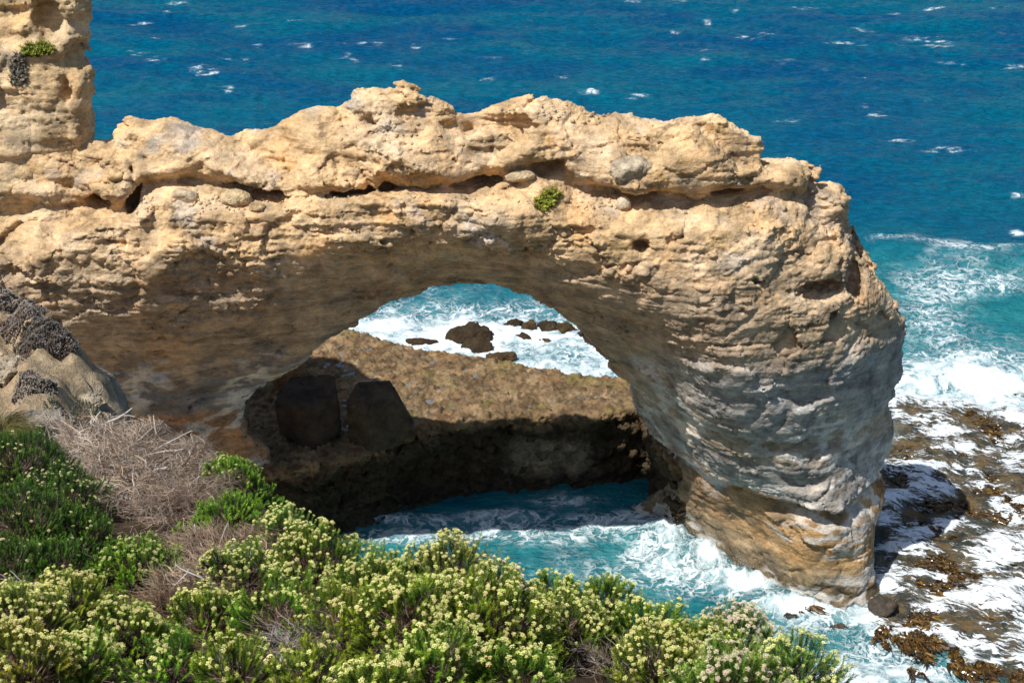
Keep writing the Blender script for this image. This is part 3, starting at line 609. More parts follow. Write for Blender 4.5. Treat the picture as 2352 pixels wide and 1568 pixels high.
def pl1(P, f):
    up = sstep(ZP - .9, ZP - .3, P[:, 2])
    b1, e1 = facet(P / np.array([1.9, 1.9, 1.0], np.float32) + .3 * gn(P / 1.2, 503)[:, None], 14); f = f + .5 * b1 * (1 - up) + .30 * fbm(P / 2.6, 3, 501) * lerp(1.3, .35, up) + .26 * ridged(P / np.array([1.3, 1.3, .7], np.float32), 3, 509) * lerp(1, .12, up)
    c1, c2, ci = worley(P / 1.1, 511); f = f + .18 * np.exp(-((c2 - c1) / .12) ** 2) * (1 - up)
    # hollow caves low in the face
    for px, py, r in ((1400, 1035, (1.3, 2.2, 1.0)), (1000, 1110, (3., 1.4, .8))):
        yy = 76.3 if px > 1200 else 75; b = -blob(P, at_y(px, py, yy), r); f = np.maximum(f, b)
    return f
def det_plat(V, Q):
    N = normals(V, Q); P = V.astype(np.float32); up = sstep(.4, .8, N[:, 2])
    rough = sstep(-.45, .2, gn(P / 3.1, 520)) ; back = sstep(78, 81.5, P[:, 1] + .12 * P[:, 0])
    d = .12 * fbm(P / .6, 5, 521, 2.1, .6) + (.24 * ridged(P / .8, 5, 525, .62) - .07) * lerp(1., .35 + .65 * np.maximum(rough * .6, back), up)
    b1, e1 = facet(P / np.array([.55, .55, .3], np.float32) + .3 * gn(P / .3, 7)[:, None], 530); b2, e2 = facet(P / .24, 531); d += .10 * b1 * (.4 + rough) + .08 * b2 - .06 * np.exp(-(e1 / .08) ** 2)
    pit, _, _ = worley(P / .6, 532); d -= .16 * sstep(.36, .12, pit) * (.3 + rough)
    d += .12 * fbm(P / 2.2, 2, 533) * up
    V = V + N * d[:, None]; return V, normals(V, Q)
V, Q, N = carve((pl0, pl1), (-25., 12., 67., 90., -2., 6.), .14, 1.2, det=det_plat)
P = V.astype(np.float32); x, y, z = P.T; up = sstep(.3, .8, N[:, 2]); n = fbm(P / 1.5, 4, 540)
C = np.repeat(tri((.215, .145, .078))[None], len(V), 0)
C = mixc(C, tri((.31, .22, .125))[None], sstep(-.05, .35, n)); C = mixc(C, tri((.09, .06, .035))[None], sstep(.05, .30, fbm(P / .5, 3, 544)) * .75)
C = mixc(C, tri((.22, .19, .06))[None], sstep(.1, .4, fbm(P / 2.2, 3, 548)) * up * .5)
C = mixc(C, tri((.055, .042, .025))[None], sstep(4.4, 3.6, z) * .88)  # front face darkened in the colour to deepen the arch's shade
C = mixc(C, tri((.36, .30, .20))[None], sstep(3.4, 2.6, z) * sstep(3.2, 1, np.abs(x - 2.2)) * .8)  # paler patch painted in for the sunlight falling on the face
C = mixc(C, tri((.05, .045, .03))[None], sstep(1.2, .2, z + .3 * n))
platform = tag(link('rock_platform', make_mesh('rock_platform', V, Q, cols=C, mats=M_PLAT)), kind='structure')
from mathutils.bvhtree import BVHTree
# shallow pools lying in its hollows
m, t, b = new_mat('pool_water'); b.inputs['Base Color'].default_value = (.16, .17, .18, 1); b.inputs['Roughness'].default_value = .12; b.inputs['IOR'].default_value = 1.5
nb = NB(t); t.links.new(nb.bump(nb.noise(nb.pos(), 3, 3), .02), b.inputs['Normal']); M_POOL = m
def flat_poly(poly, z, mat, name):
    V = np.c_[poly, np.full(len(poly), z)]; me = bpy.data.meshes.new(name); me.from_pydata(V.tolist(), [], [list(range(len(V)))]); me.update(); me.materials.append(mat); return me
Zt = V[(N[:, 2] > .7) & (z > 4)][:, 2]
inner = at_z(np.array([1430, 1080, 960, 850, 760, 690, 700, 780, 880, 1150, 1400]), np.array([922, 940, 962, 990, 1015, 1020, 900, 785, 800, 840, 882]), ZP)[:, :2]
POOL_Z = float(np.percentile(Zt, 11))
tag(link('rock_pools', flat_poly(inner, POOL_Z, M_POOL, 'rock_pools')), kind='structure')

# ---------------------------------------------------------------- boulders
def boulder(name, c, r, seed, col, mat=None, planes=9, amp=1., h=None, rough=.12, yaw=0, sharp=.06, flat=None, rid=.4):
    g = np.random.default_rng(seed); r = np.array(r, float); mx = r.max(); h = h or mx / 16
    D = g.normal(size=(planes, 3)); D /= np.linalg.norm(D, axis=1)[:, None]; off = g.uniform(.58, .80, planes)
    if flat is not None: D = np.concatenate([D, np.array(flat, float)]); off = np.concatenate([off, np.full(len(flat), .62)])
    D /= np.linalg.norm(D, axis=1)[:, None]
    def f0(P): return np.linalg.norm(P / r, axis=1) * mx - mx * .98
    def f1(P, f):
        Pn = P / r
        f = f + 0.
        for d, o in zip(D, off):
            b = (Pn @ d - o) * r.min() * 1.1; k = sharp * mx * 2; hh = np.clip(.5 - .5 * (f - b) / k, 0, 1); f = f + (b - f) * hh + k * hh * (1 - hh)
        return f + rough * mx * (fbm((P / mx * 2.1).astype(np.float32), 4, seed) + rid * ridged((P / mx * 4).astype(np.float32), 3, seed + 5))
    b = (-mx * 1.25, mx * 1.25) * 3
    V, Q, N = carve((f0, f1), b, h, mx * 3)
    P = V.astype(np.float32); V = V + N * (amp * mx * .035 * (fbm(P / mx * 9, 3, seed + 9)) )[:, None]
    ca, sa = math.cos(yaw), math.sin(yaw); V = np.stack([V[:, 0] * ca - V[:, 1] * sa, V[:, 0] * sa + V[:, 1] * ca, V[:, 2]], 1)
    C = np.array(col, np.float32)[None] * (1 + .35 * fbm(P / mx * 3, 3, seed + 3))[:, None]
    return link(name, make_mesh(name, V, Q, cols=np.clip(C, .005, 1), mats=mat or M_PLAT), loc=tuple(c))
def block(name, c, pts, col, seed, dz=0):
    import bmesh
    bm = bmesh.new()
    for p_ in pts: bm.verts.new([q * .92 for q in p_])
    bmesh.ops.convex_hull(bm, input=bm.verts); bmesh.ops.dissolve_limit(bm, angle_limit=R(12), verts=bm.verts, edges=bm.edges)
    bmesh.ops.bevel(bm, geom=list(bm.edges), offset=.07, segments=2, affect='EDGES', profile=.6)
    bmesh.ops.triangulate(bm, faces=bm.faces); 
    for _ in range(5):
        lg = [e for e in bm.edges if e.calc_length() > .11]
        if lg: bmesh.ops.subdivide_edges(bm, edges=lg, cuts=1, use_grid_fill=False); bmesh.ops.triangulate(bm, faces=[f for f in bm.faces if len(f.verts) > 3])
    bm.normal_update(); V = np.array([v.co[:] for v in bm.verts]); N = np.array([v.normal[:] for v in bm.verts]); T = np.array([[v.index for v in f.verts] for f in bm.faces]) if not bm.verts.index_update() else None; bm.free()
    P = V.astype(np.float32) + seed; b1, e1 = facet(P / .8, 3)
    V = V + N * (.05 * b1 + .04 * fbm(P / 1.2, 4, seed) + .04 * fbm(P / .25, 3, seed + 2) - .05 * np.exp(-(e1 / .03) ** 2))[:, None]
    C = np.array(col, np.float32)[None] * (1 + .35 * fbm(P / 1.0, 4, seed + 3))[:, None]
    return link(name, make_mesh(name, V, tris=T, cols=np.clip(C, .005, 1), mats=M_PLAT), loc=tuple(c))
def B(name, px, py, z, r, seed, col, label, cat='boulder', group=None, **k):
    c = at_z(px, py, z); o = boulder(name, c, r, seed, col, **k); tag(o, label, cat, group); return o
G1 = 'fallen blocks on the platform in the shade of the arch'
tag(block('boulder', at_z(706, 948, 6.2), [(-1.8, -.5, 1.0), (-1.0, 1.2, 1.8), (1.5, 1.2, 1.95), (1.85, -.4, 1.2), (.1, -1.25, .9), (-1.6, -.7, -1.0), (-1.2, 1.0, -1.7), (1.8, 1.1, -1.6), (1.75, -.5, -1.2), (.4, -1.25, -2.0)], (.075, .055, .04), 11), 'large dark angular block with a sloping top, beside the left leg of the arch', 'boulder', G1)
tag(block('boulder', at_z(864, 956, 6.1), [(-1.7, -.2, 1.05), (-1.1, 1.1, 1.7), (.8, 1.0, 1.85), (1.0, -.4, 1.3), (2.25, .2, -.5), (-1.6, -.4, -1.6), (-.1, -1.2, -1.8), (1.5, -.4, -1.6), (0, 1.2, -1.6), (-.5, -1.0, .6)], (.085, .065, .042), 14), 'large dark wedge of rock with a pointed right side, right of the flat topped block', 'boulder', G1)
B('boulder', 668, 868, 5.7, (1.1, 1.0, 1.1), 16, (.22, .13, .06), 'reddish brown upright block tucked under the left foot of the arch', group=G1, planes=7, rough=.07)
B('boulder', 848, 888, 5.2, (.95, .8, .7), 18, (.36, .25, .15), 'small sunlit tan rock peeping out behind the dark wedge', group=G1, planes=7, rough=.07)
G2 = 'weed covered rocks in the surf behind the arch'
WET = (.05, .035, .02)
for k, (px, py, z, r, lab) in enumerate([
    (1088, 768, .5, (2.0, 1.3, 1.0), 'widest of the dark wet rocks in the surf seen through the arch, brown with weed'),
    (1052, 778, .1, (.8, .6, .45), 'small wet black rock at the left foot of the widest surf rock'),
    (1098, 800, .35, (1.3, .9, .75), 'low dark wet rock in foam just below the widest surf rock'),
    (1152, 822, .4, (1.1, .7, .6), 'flat dark rock awash by the back edge of the brown platform'),
    (1180, 752, .2, (.8, .6, .75), 'small pointed rock in spray just right of the widest surf rock'),
    (1214, 755, .35, (.85, .6, .7), 'pointed dark rock with foam pouring down both sides'),
    (1258, 757, .35, (.9, .7, .7), 'steep dark rock streaked by falling white water'),
    (1298, 760, .35, (1.0, .7, .7), 'dark streaked rock nearest the right side of the opening'),
    (1205, 778, .15, (1.2, .7, .45), 'low half drowned rock below the pointed rocks in the surf'),
    (1245, 792, .1, (1.0, .6, .5), 'tiny dark rock almost covered by white foam'),
    (960, 792, .2, (1.6, .5, .5), 'dark knobbly rock ledge at the back rim of the platform'),
    ]):
    B('surf_rock', px, py, z, r, 30 + k, WET if k % 2 == 0 else (.075, .05, .025), lab, 'rock', G2, rough=.22, planes=5)
B('surf_rock', 2032, 1392, .7, (.85, .7, .6), 61, (.09, .075, .06), 'dark wet stub of rock with water streaming off, at the right toe of the pier', 'rock', rough=.12, planes=6)
B('surf_rock', 1810, 1420, -.1, (1.3, .7, .4), 62, (.05, .045, .04), 'low black rock awash under the pier toe', 'rock', rough=.15, planes=6)
B('surf_rock', 1935, 1445, -.2, (.9, .6, .4), 63, (.07, .055, .04), 'brown half sunk rock in white water in front of the pier toe', 'rock', rough=.2, planes=6)

# things lying on the arch: find its surface first
ab = at_z(0, 0, 0)
def mesh_bvh(me, every=1):
    n = len(me.vertices); co = np.empty(n * 3, np.float32); me.vertices.foreach_get('co', co); q = np.empty(len(me.loops), np.int32); me.loops.foreach_get('vertex_index', q)
    return BVHTree.FromPolygons(co.reshape(-1, 3).tolist(), q.reshape(-1, 4).tolist())
bv_arch = BVHTree.FromPolygons(AV.tolist(), AQ.tolist())
def hit(bv, px, py):
    d = Vector([float(q) for q in ray(px, py)]).normalized(); r = bv.ray_cast(Vector((0, 0, CAM_Z)), d); return r[0]
def on_arch(name, px, py, r, seed, col, label, cat='boulder', sink=.3, **k):
    p = hit(bv_arch, px, py)
    if p is None: return
    o = boulder(name, (p.x, p.y + (.45 if sink > 1 else 0), p.z + (r[2] * .21 if sink < 1 else -.05)), r, seed, col, mat=M_ARCH, **k); return tag(o, label, cat, 'loose rocks lying on the ledge of the arch')
on_arch('boulder', 1452, 398, (1.15, 1.0, .8), 71, (.52, .43, .31), 'big rounded grey boulder lodged on the right half of the arch ledge', planes=6, rough=.16, sink=2.6)
on_arch('boulder', 1428, 474, (.42, .4, .42), 72, (.52, .45, .34), 'small upright pale block just below the big grey boulder', planes=7, rough=.05)
on_arch('boulder', 1192, 408, (.75, .5, .32), 73, (.55, .42, .26), 'flat tan slab beside the dark arched hollow', planes=7, rough=.08)
on_arch('boulder', 425, 458, (.62, .5, .45), 74, (.50, .40, .28), 'rounded tan boulder alone at the left end of the ledge', planes=4, rough=.07)
on_arch('boulder', 545, 460, (.75, .6, .5), 75, (.56, .43, .26), 'crumbling cream boulder among rubble right of the rounded tan one', planes=5, rough=.14)
on_arch('boulder', 590, 478, (.4, .35, .25), 76, (.52, .38, .22), 'small broken lump at the foot of the crumbling cream boulder', planes=6, rough=.14)
# rubble
g = np.random.default_rng(80); RV = []; RQ = []; nn = 0
V0, Q0, _ = carve((lambda P: np.linalg.norm(P, axis=1) - .9, lambda P, f: f + .35 * gn(P / .6, 3)), (-1.3, 1.3) * 3, .5, 5, sub=False)
for (cx, cy, sx, sy, n_) in ((560, 462, 90, 22, 110), (430, 470, 60, 14, 40), (1380, 460, 80, 30, 90), (1000, 460, 260, 10, 60), (330, 470, 25, 20, 30), (1700, 480, 100, 20, 50), (1350, 260, 180, 16, 90), (900, 300, 90, 30, 40)):
    for k in range(n_):
        p = hit(bv_arch, cx + g.normal() * sx * .6, cy + g.normal() * sy * .6)
        if p is None: continue
        s = g.uniform(.03, .11) * (1.6 if g.random() < .1 else 1); a = g.uniform(0, 6.28); W = V0 * s * g.uniform(.6, 1.2, 3); W = np.stack([W[:, 0] * math.cos(a) - W[:, 1] * math.sin(a), W[:, 0] * math.sin(a) + W[:, 1] * math.cos(a), W[:, 2]], 1)
        RV.append(W + np.array(p) + [0, 0, s * .3]); RQ.append(Q0 + nn); nn += len(W)
RV = np.concatenate(RV)
tag(link('rubble', make_mesh('rubble', RV, np.concatenate(RQ), cols=np.repeat(tri((.52, .40, .25))[None], len(RV), 0) * (1 + .3 * gn(RV / .6, 5))[:, None], mats=M_ARCH)), 'loose stones and crumbs of rock scattered over the arch', 'rubble', kind='stuff')

#STAGE_HEAD
# ================================================================ NEAR HEADLAND
edge = [(-700, 560, 31), (-200, 640, 31), (0, 662, 30), (60, 705, 29), (115, 765, 28), (150, 800, 27.3), (185, 868, 26.2), (228, 930, 25), (300, 1010, 23.3), (430, 1062, 20.8), (500, 1130, 18.5), (610, 1190, 16.6), (720, 1262, 15.2), (850, 1325, 14.2), (1000, 1340, 13.8), (1150, 1350, 13.5), (1300, 1390, 12.9), (1450, 1450, 12.2), (1580, 1500, 11.6), (1800, 1585, 10.7), (2000, 1660, 9.8), (2250, 1790, 8.5), (2700, 2100, 6.2)]
E = np.array([at_y(*e) for e in edge])
ctrl = [tuple(e) for e in E]
for q in [(0, 1640, 9.0), (600, 1640, 8.8), (1176, 1650, 8.6), (1900, 1660, 9.2), (100, 1440, 12.6), (300, 1440, 12.8), (500, 1400, 13.6), (300, 1200, 17.2), (430, 1120, 19), (200, 1060, 20.3), (100, 990, 22), (0, 940, 23.5), (0, 830, 26), (100, 890, 25), (170, 950, 23.8), (60, 780, 27.5), (800, 1480, 11.3), (1200, 1500, 10.8), (1600, 1600, 10.2), (0, 1250, 16)]:
    ctrl.append(tuple(at_y(*q)))
for x in (-12, -6, 0, 6, 12): ctrl += [(x, 0, 43.2), (x, 4.5, 41.3), (x, -8, 44)]
hpoly = np.array([(e[0], e[1]) for e in E] + [(16, 2), (20, -12), (-40, -12), (-40, 32)])
def ground_raw(x, y):
    P2 = np.stack([x, y], 1); z = tps(ctrl, P2, 1e-4); return z, poly_sdf(P2, hpoly)
gxs = np.arange(-46, 20, .14); gys = np.arange(-6, 76, .14); HX, HY = np.meshgrid(gxs, gys, indexing='ij')
Zr, Sd = ground_raw(HX.ravel(), HY.ravel()); P = np.stack([HX.ravel(), HY.ravel(), 0 * Zr], 1).astype(np.float32)
far = sstep(18, 23, P[:, 1])
Sd = Sd + .55 * fbm(P / 1.6, 3, 600) * (.3 + far)
gul = ridged(np.stack([P[:, 0] * .9 + P[:, 1] * .35, P[:, 1] * .22, 0 * Zr], 1), 3, 604)
Zg = Zr + (.10 + .30 * far) * fbm(P / 1.0, 5, 602) + far * .22 * ridged(P / .6, 5, 606, .6) - .9 * far * np.maximum(gul - .2, 0)
out = np.maximum(-Sd, 0); drop = np.where(out < 1.2, out * out * 1.1, 1.58 + (out - 1.2) * 3.2)
bounce_shore = np.array([(-60, 12), (8, 12), (10, 55), (2, 60), (-8, 65), (-14, 69), (-60, 72)])  # unseen rock apron, added to bounce warm sunlight up onto the arch
sh_ = poly_sdf(P[:, :2], bounce_shore); sh_z = .8 + .5 * fbm(P / 3, 4, 620) + .25 * ridged(P / 1.3, 3, 624) + 3.5 * sstep(45, 25, P[:, 1]) - 4 * sstep(.8, -1.2, sh_ + .8 * gn(P / 2, 626))
Zg = np.maximum(np.maximum(Zg - drop, -4), sh_z)
HZ = Zg.reshape(HX.shape)
def ground(x, y):
    u = np.clip((np.asarray(x, float) + 46) / .14, 0, HZ.shape[0] - 1.01); v = np.clip((np.asarray(y, float) + 6) / .14, 0, HZ.shape[1] - 1.01); i = u.astype(int); j = v.astype(int); fu = u - i; fv = v - j
    return (HZ[i, j] * (1 - fu) + HZ[i + 1, j] * fu) * (1 - fv) + (HZ[i, j + 1] * (1 - fu) + HZ[i + 1, j + 1] * fu) * fv
V = np.stack([HX.ravel(), HY.ravel(), Zg], 1); I = np.arange(len(V)).reshape(HX.shape)
Q = np.stack([I[:-1, :-1], I[1:, :-1], I[1:, 1:], I[:-1, 1:]], -1).reshape(-1, 4)
P = V.astype(np.float32)
C = np.repeat(tri((.085, .058, .038))[None], len(V), 0)
C = mixc(C, tri((.44, .34, .22))[None], sstep(19, 22.5, P[:, 1] + 1.5 * gn(P / 1.5, 610)))
C = mixc(C, tri((.30, .28, .26))[None], sstep(.15, .4, fbm(P / .8, 4, 612)) * .6 * sstep(18, 22, P[:, 1]))
C = mixc(C, tri((.34, .32, .27))[None], sstep(.2, 1.2, out) * .7)
C = mixc(C, tri((.52, .40, .26))[None], sstep(22, 14, P[:, 2]) * (.6 + .4 * sstep(-.2, .2, gn(P / 1.5, 628))))  # tan on the low unseen ground, so the added apron bounces warm light
head = tag(link('headland', make_mesh('headland', V, Q, cols=C, mats=M_HEAD)), kind='structure')
def on_ground(px, py):
    px = float(px); py = float(py); dx, dy, dz = [float(q) for q in ray(px, py)]
    t = np.arange(5, 60, .03); x = dx * t; y = dy * t; z = CAM_Z + dz * t; m = z < ground(x, y)
    k = np.argmax(m) if m.any() else len(t) - 1
    return np.array([x[k], y[k], z[k]]), t[k]
def ppm(p): return 3595. / (p[1] * CP - (p[2] - CAM_Z) * SP)

# lichen crusted ledges of the headland
LG = (.29, .265, .225)
for k, (px, py, dz, r, lab) in enumerate([
        (212, 925, .05, (.24, .3, .1), 'small ragged cream rock at the lower tip of the spur'),
        (12, 860, .1, (.3, .5, .18), 'rough grey rock at the left frame edge below the sand gully'),
        (112, 975, .05, (.42, .4, .16), 'pale flat stone between grey green bushes')]):
    p, t_ = on_ground(px, py)
    g = np.random.default_rng(90 + k); mx = max(r)
    def f0(P): return (np.sqrt((P[:, 0] / r[0]) ** 2 + (P[:, 1] / r[1]) ** 2 + (P[:, 2] / r[2]) ** 2) - 1) * r[2] * 1.1
    def f1(P, f):
        b1, e1 = facet(P / np.array([.42, .42, .2], np.float32) * (.8 / mx) ** .5 + .4 * gn(P / .3, 3)[:, None], 5 + k); rr_ = np.hypot(P[:, 0], P[:, 1]) / mx
        f = np.maximum(f, -(P[:, 2] + r[2] * (.35 + .5 * gn(P / .35, 8)))) if k != 1 else f
        return f + .16 * mx * fbm(P / (.55 * mx), 3, 91 + k) + .14 * mx * b1 + .03 * ridged(P / .12, 3, 95)
    V, Q, N = carve((f0, f1), (-mx * 1.4, mx * 1.4) * 3, mx / 26, mx * 3)
    P = V.astype(np.float32); V = V + N * (.028 * fbm(P / .07, 4, 96, 2.1, .65) + .02 * ridged(P / .16, 3, 97))[:, None]
    C = np.array(LG if k not in (0, 1) else (.50, .43, .32), np.float32)[None] * (1 + .5 * fbm(P / .3, 4, 98))[:, None]; C = mixc(C, tri((.46, .40, .30))[None], sstep(.15, .35, fbm(P / .22, 3, 99)) * .7)
    C = mixc(C, tri((.10, .08, .07))[None], sstep(-.1, -.6, N[:, 2]) * .5)  # shade painted onto the downward-facing sides
    o = link('ledge_rock', make_mesh('ledge_rock', V, Q, cols=np.clip(C, .01, 1), mats=M_HEAD), loc=tuple(p + [0, 0, dz]))
    tag(o, lab, 'rock')

#STAGE_VEG
# ================================================================ VEGETATION
def leaf_mat(name, rough=.5, trans=.25, spec=.35):
    m, t, b = new_mat(name); n = NB(t); c = n.attr('Col'); v = n.noise(n.pos(), 3, 3)
    g = t.nodes.new('ShaderNodeVectorMath'); g.operation = 'SCALE'; n.l(c, g.inputs[0]); n.l(n.rng(v, .3, .7, .8, 1.2), g.inputs['Scale'])
    n.l(g.outputs[0], b.inputs['Base Color']); b.inputs['Roughness'].default_value = rough; b.inputs['Specular IOR Level'].default_value = spec
    if trans:
        tr = t.nodes.new('ShaderNodeBsdfTranslucent'); n.l(g.outputs[0], tr.inputs[0]); mx = t.nodes.new('ShaderNodeMixShader'); mx.inputs[0].default_value = trans
        n.l(b.outputs[0], mx.inputs[1]); n.l(tr.outputs[0], mx.inputs[2]); n.l(mx.outputs[0], t.nodes['Material Output'].inputs[0])
    return m
M_LEAF = leaf_mat('shrub_leaf'); M_FLOWER = leaf_mat('flower', .8, .15, .1); M_TWIG = leaf_mat('twig', .85, 0, .15); M_KELP = leaf_mat('kelp_frond', .22, .1, .6)
def frames(D):
    D = D / np.linalg.norm(D, axis=1)[:, None]; a = np.where(np.abs(D[:, 2:3]) < .9, [[0, 0, 1.]], [[1., 0, 0]]); U = np.cross(a, D); U /= np.linalg.norm(U, axis=1)[:, None]; return U, np.cross(D, U), D
def tubes(L, Rr, col, sides=3):
    """L (N,K,3) lines, Rr (N,K) radii"""
    N, K, _ = L.shape; T = np.gradient(L, axis=1); U, W, _ = frames(T.reshape(-1, 3)); U = U.reshape(N, K, 3); W = W.reshape(N, K, 3)
    an = np.arange(sides) / sides * 2 * np.pi
    V = L[:, :, None] + Rr[:, :, None, None] * (np.cos(an)[None, None, :, None] * U[:, :, None] + np.sin(an)[None, None, :, None] * W[:, :, None])
    I = np.arange(N * K * sides).reshape(N, K, sides); J = np.roll(I, -1, 2)
    Q = np.stack([I[:, :-1], J[:, :-1], J[:, 1:], I[:, 1:]], -1).reshape(-1, 4)
    C = np.broadcast_to(np.asarray(col, np.float32).reshape(-1, 1, 1, 3), (N, K, sides, 3)).reshape(-1, 3)
    return V.reshape(-1, 3), Q, C
class Acc:
    def __init__(s): s.V = []; s.Q = []; s.T = []; s.C = []; s.n = 0
    def add(s, V, Q=None, C=None, T=None):
        if Q is not None and len(Q): s.Q.append(Q + s.n)
        if T is not None and len(T): s.T.append(T + s.n)
        s.V.append(V); s.C.append(np.broadcast_to(C, (len(V), 3))); s.n += len(V)
    def build(s, name, mat, parent=None, off=None, smooth=False):
        if not s.V: return None
        V = np.concatenate(s.V); V = V - (off if off is not None else 0)
        return link(name, make_mesh(name, V, np.concatenate(s.Q) if s.Q else None, np.concatenate(s.T) if s.T else None, smooth, cols=np.clip(np.concatenate(s.C), .003, 1), mats=mat), parent)
OCT = np.array([[1, 0, .15], [0, 1, .15], [-1, 0, .15], [0, -1, .15], [0, 0, .9]]); OCT_T = np.array([[0, 1, 4], [1, 2, 4], [2, 3, 4], [3, 0, 4]])
def leaves(base, axis, length, g, nl=34, ll=.030, lw=.0055, colb=(.03, .09, .012), colt=(.17, .30, .035), up=.75, tip=.2):
    """needle leaves round each shoot; base (N,3), axis (N,3), length (N,)"""
    N = len(base); U, W, D = frames(axis); s = np.linspace(.05, 1, nl)[None] + g.normal(size=(N, nl)) * .015; ph = np.arange(nl)[None] * 2.399 + g.uniform(0, 6, (N, 1)); ca = np.cos(ph)[..., None]; sa = np.sin(ph)[..., None]
    rad = ca * U[:, None] + sa * W[:, None]; P0 = base[:, None] + D[:, None] * (s * length[:, None])[..., None]
    u = up + g.normal(size=(N, nl)) * .12; dr = rad * (1 - .6 * u[..., None]) + D[:, None] * u[..., None]; dr /= np.linalg.norm(dr, axis=-1)[..., None]
    side = np.cross(dr, D[:, None] + .01); side /= np.linalg.norm(side, axis=-1)[..., None] + 1e-9
    l = ll * g.uniform(.75, 1.25, (N, nl))[..., None]; hw = lw / 2
    V = np.stack([P0 - side * hw * .6, P0 + side * hw * .6, P0 + dr * l * .6 + side * hw + rad * l * .06, P0 + dr * l, P0 + dr * l * .6 - side * hw + rad * l * .06], 2)
    M = N * nl; I = (np.arange(M) * 5)[:, None]
    Q = I + np.array([0, 1, 2, 4]); T = I + np.array([4, 2, 3])
    tcol = np.clip(s, 0, 1)[..., None] ** 1.3; vr = g.uniform(.75, 1.25, (N, 1, 1)); hue = g.uniform(-.15, .25, (N, 1, 1))
    C = (np.array(colb) * (1 - tcol) + np.array(colt) * tcol) * vr; C = C * (1 + hue * np.array([1, .1, 0]))
    C = np.repeat(C[:, :, None], 5, 2)
    return V.reshape(-1, 3), Q, T, C.reshape(-1, 3)
def heads(tip, axis, g, size=.0165, col=(.78, .72, .34), nf=13):
    N = len(tip); U, W, D = frames(axis); r = np.sqrt((np.arange(nf) + .5) / nf)[None] * np.ones((N, 1)); ph = np.arange(nf)[None] * 2.4 + g.uniform(0, 6, (N, 1))
    sz = size * g.uniform(.55, 1.35, (N, 1)); x = (r * np.cos(ph) * sz)[..., None]; y = (r * np.sin(ph) * sz)[..., None]; z = (sz * (.65 - .55 * r * r) + g.normal(size=(N, nf)) * .002)[..., None]
    Cc = tip[:, None] + U[:, None] * x + W[:, None] * y + D[:, None] * z
    fs = (sz * .30)[..., None, None]; F = Cc[:, :, None] + fs * (OCT[None, None, :, :1] * U[:, None, None] + OCT[None, None, :, 1:2] * W[:, None, None] + OCT[None, None, :, 2:] * D[:, None, None])
    M = N * nf; T = (np.arange(M) * 5)[:, None, None] + OCT_T[None]; cv = np.array(col) * g.uniform(.8, 1.15, (N, nf, 1)) ; 
    pink = (g.random((N, 1, 1)) < .2); cv = np.where(pink, cv * np.array([1.05, .9, 1.15]), cv)
    return F.reshape(-1, 3), T.reshape(-1, 3), np.repeat(cv[:, :, None], 5, 2).reshape(-1, 3)
def twig_lines(root, tips, g, K=5, wig=.25):
    N = len(tips); t = np.linspace(0, 1, K)[None, :, None]; d = tips - root; L = root[:, None] + d[:, None] * t if root.ndim == 2 else root[None, None] + d[:, None] * t
    ln = np.linalg.norm(d, axis=1)[:, None, None]; w_ = g.normal(size=(N, K, 3)) * wig * ln * .25 * np.sin(t * np.pi); L = L + w_; L[:, :, 2] -= (np.sin(t * np.pi) * ln * .12)[..., 0] * -.3
    return L
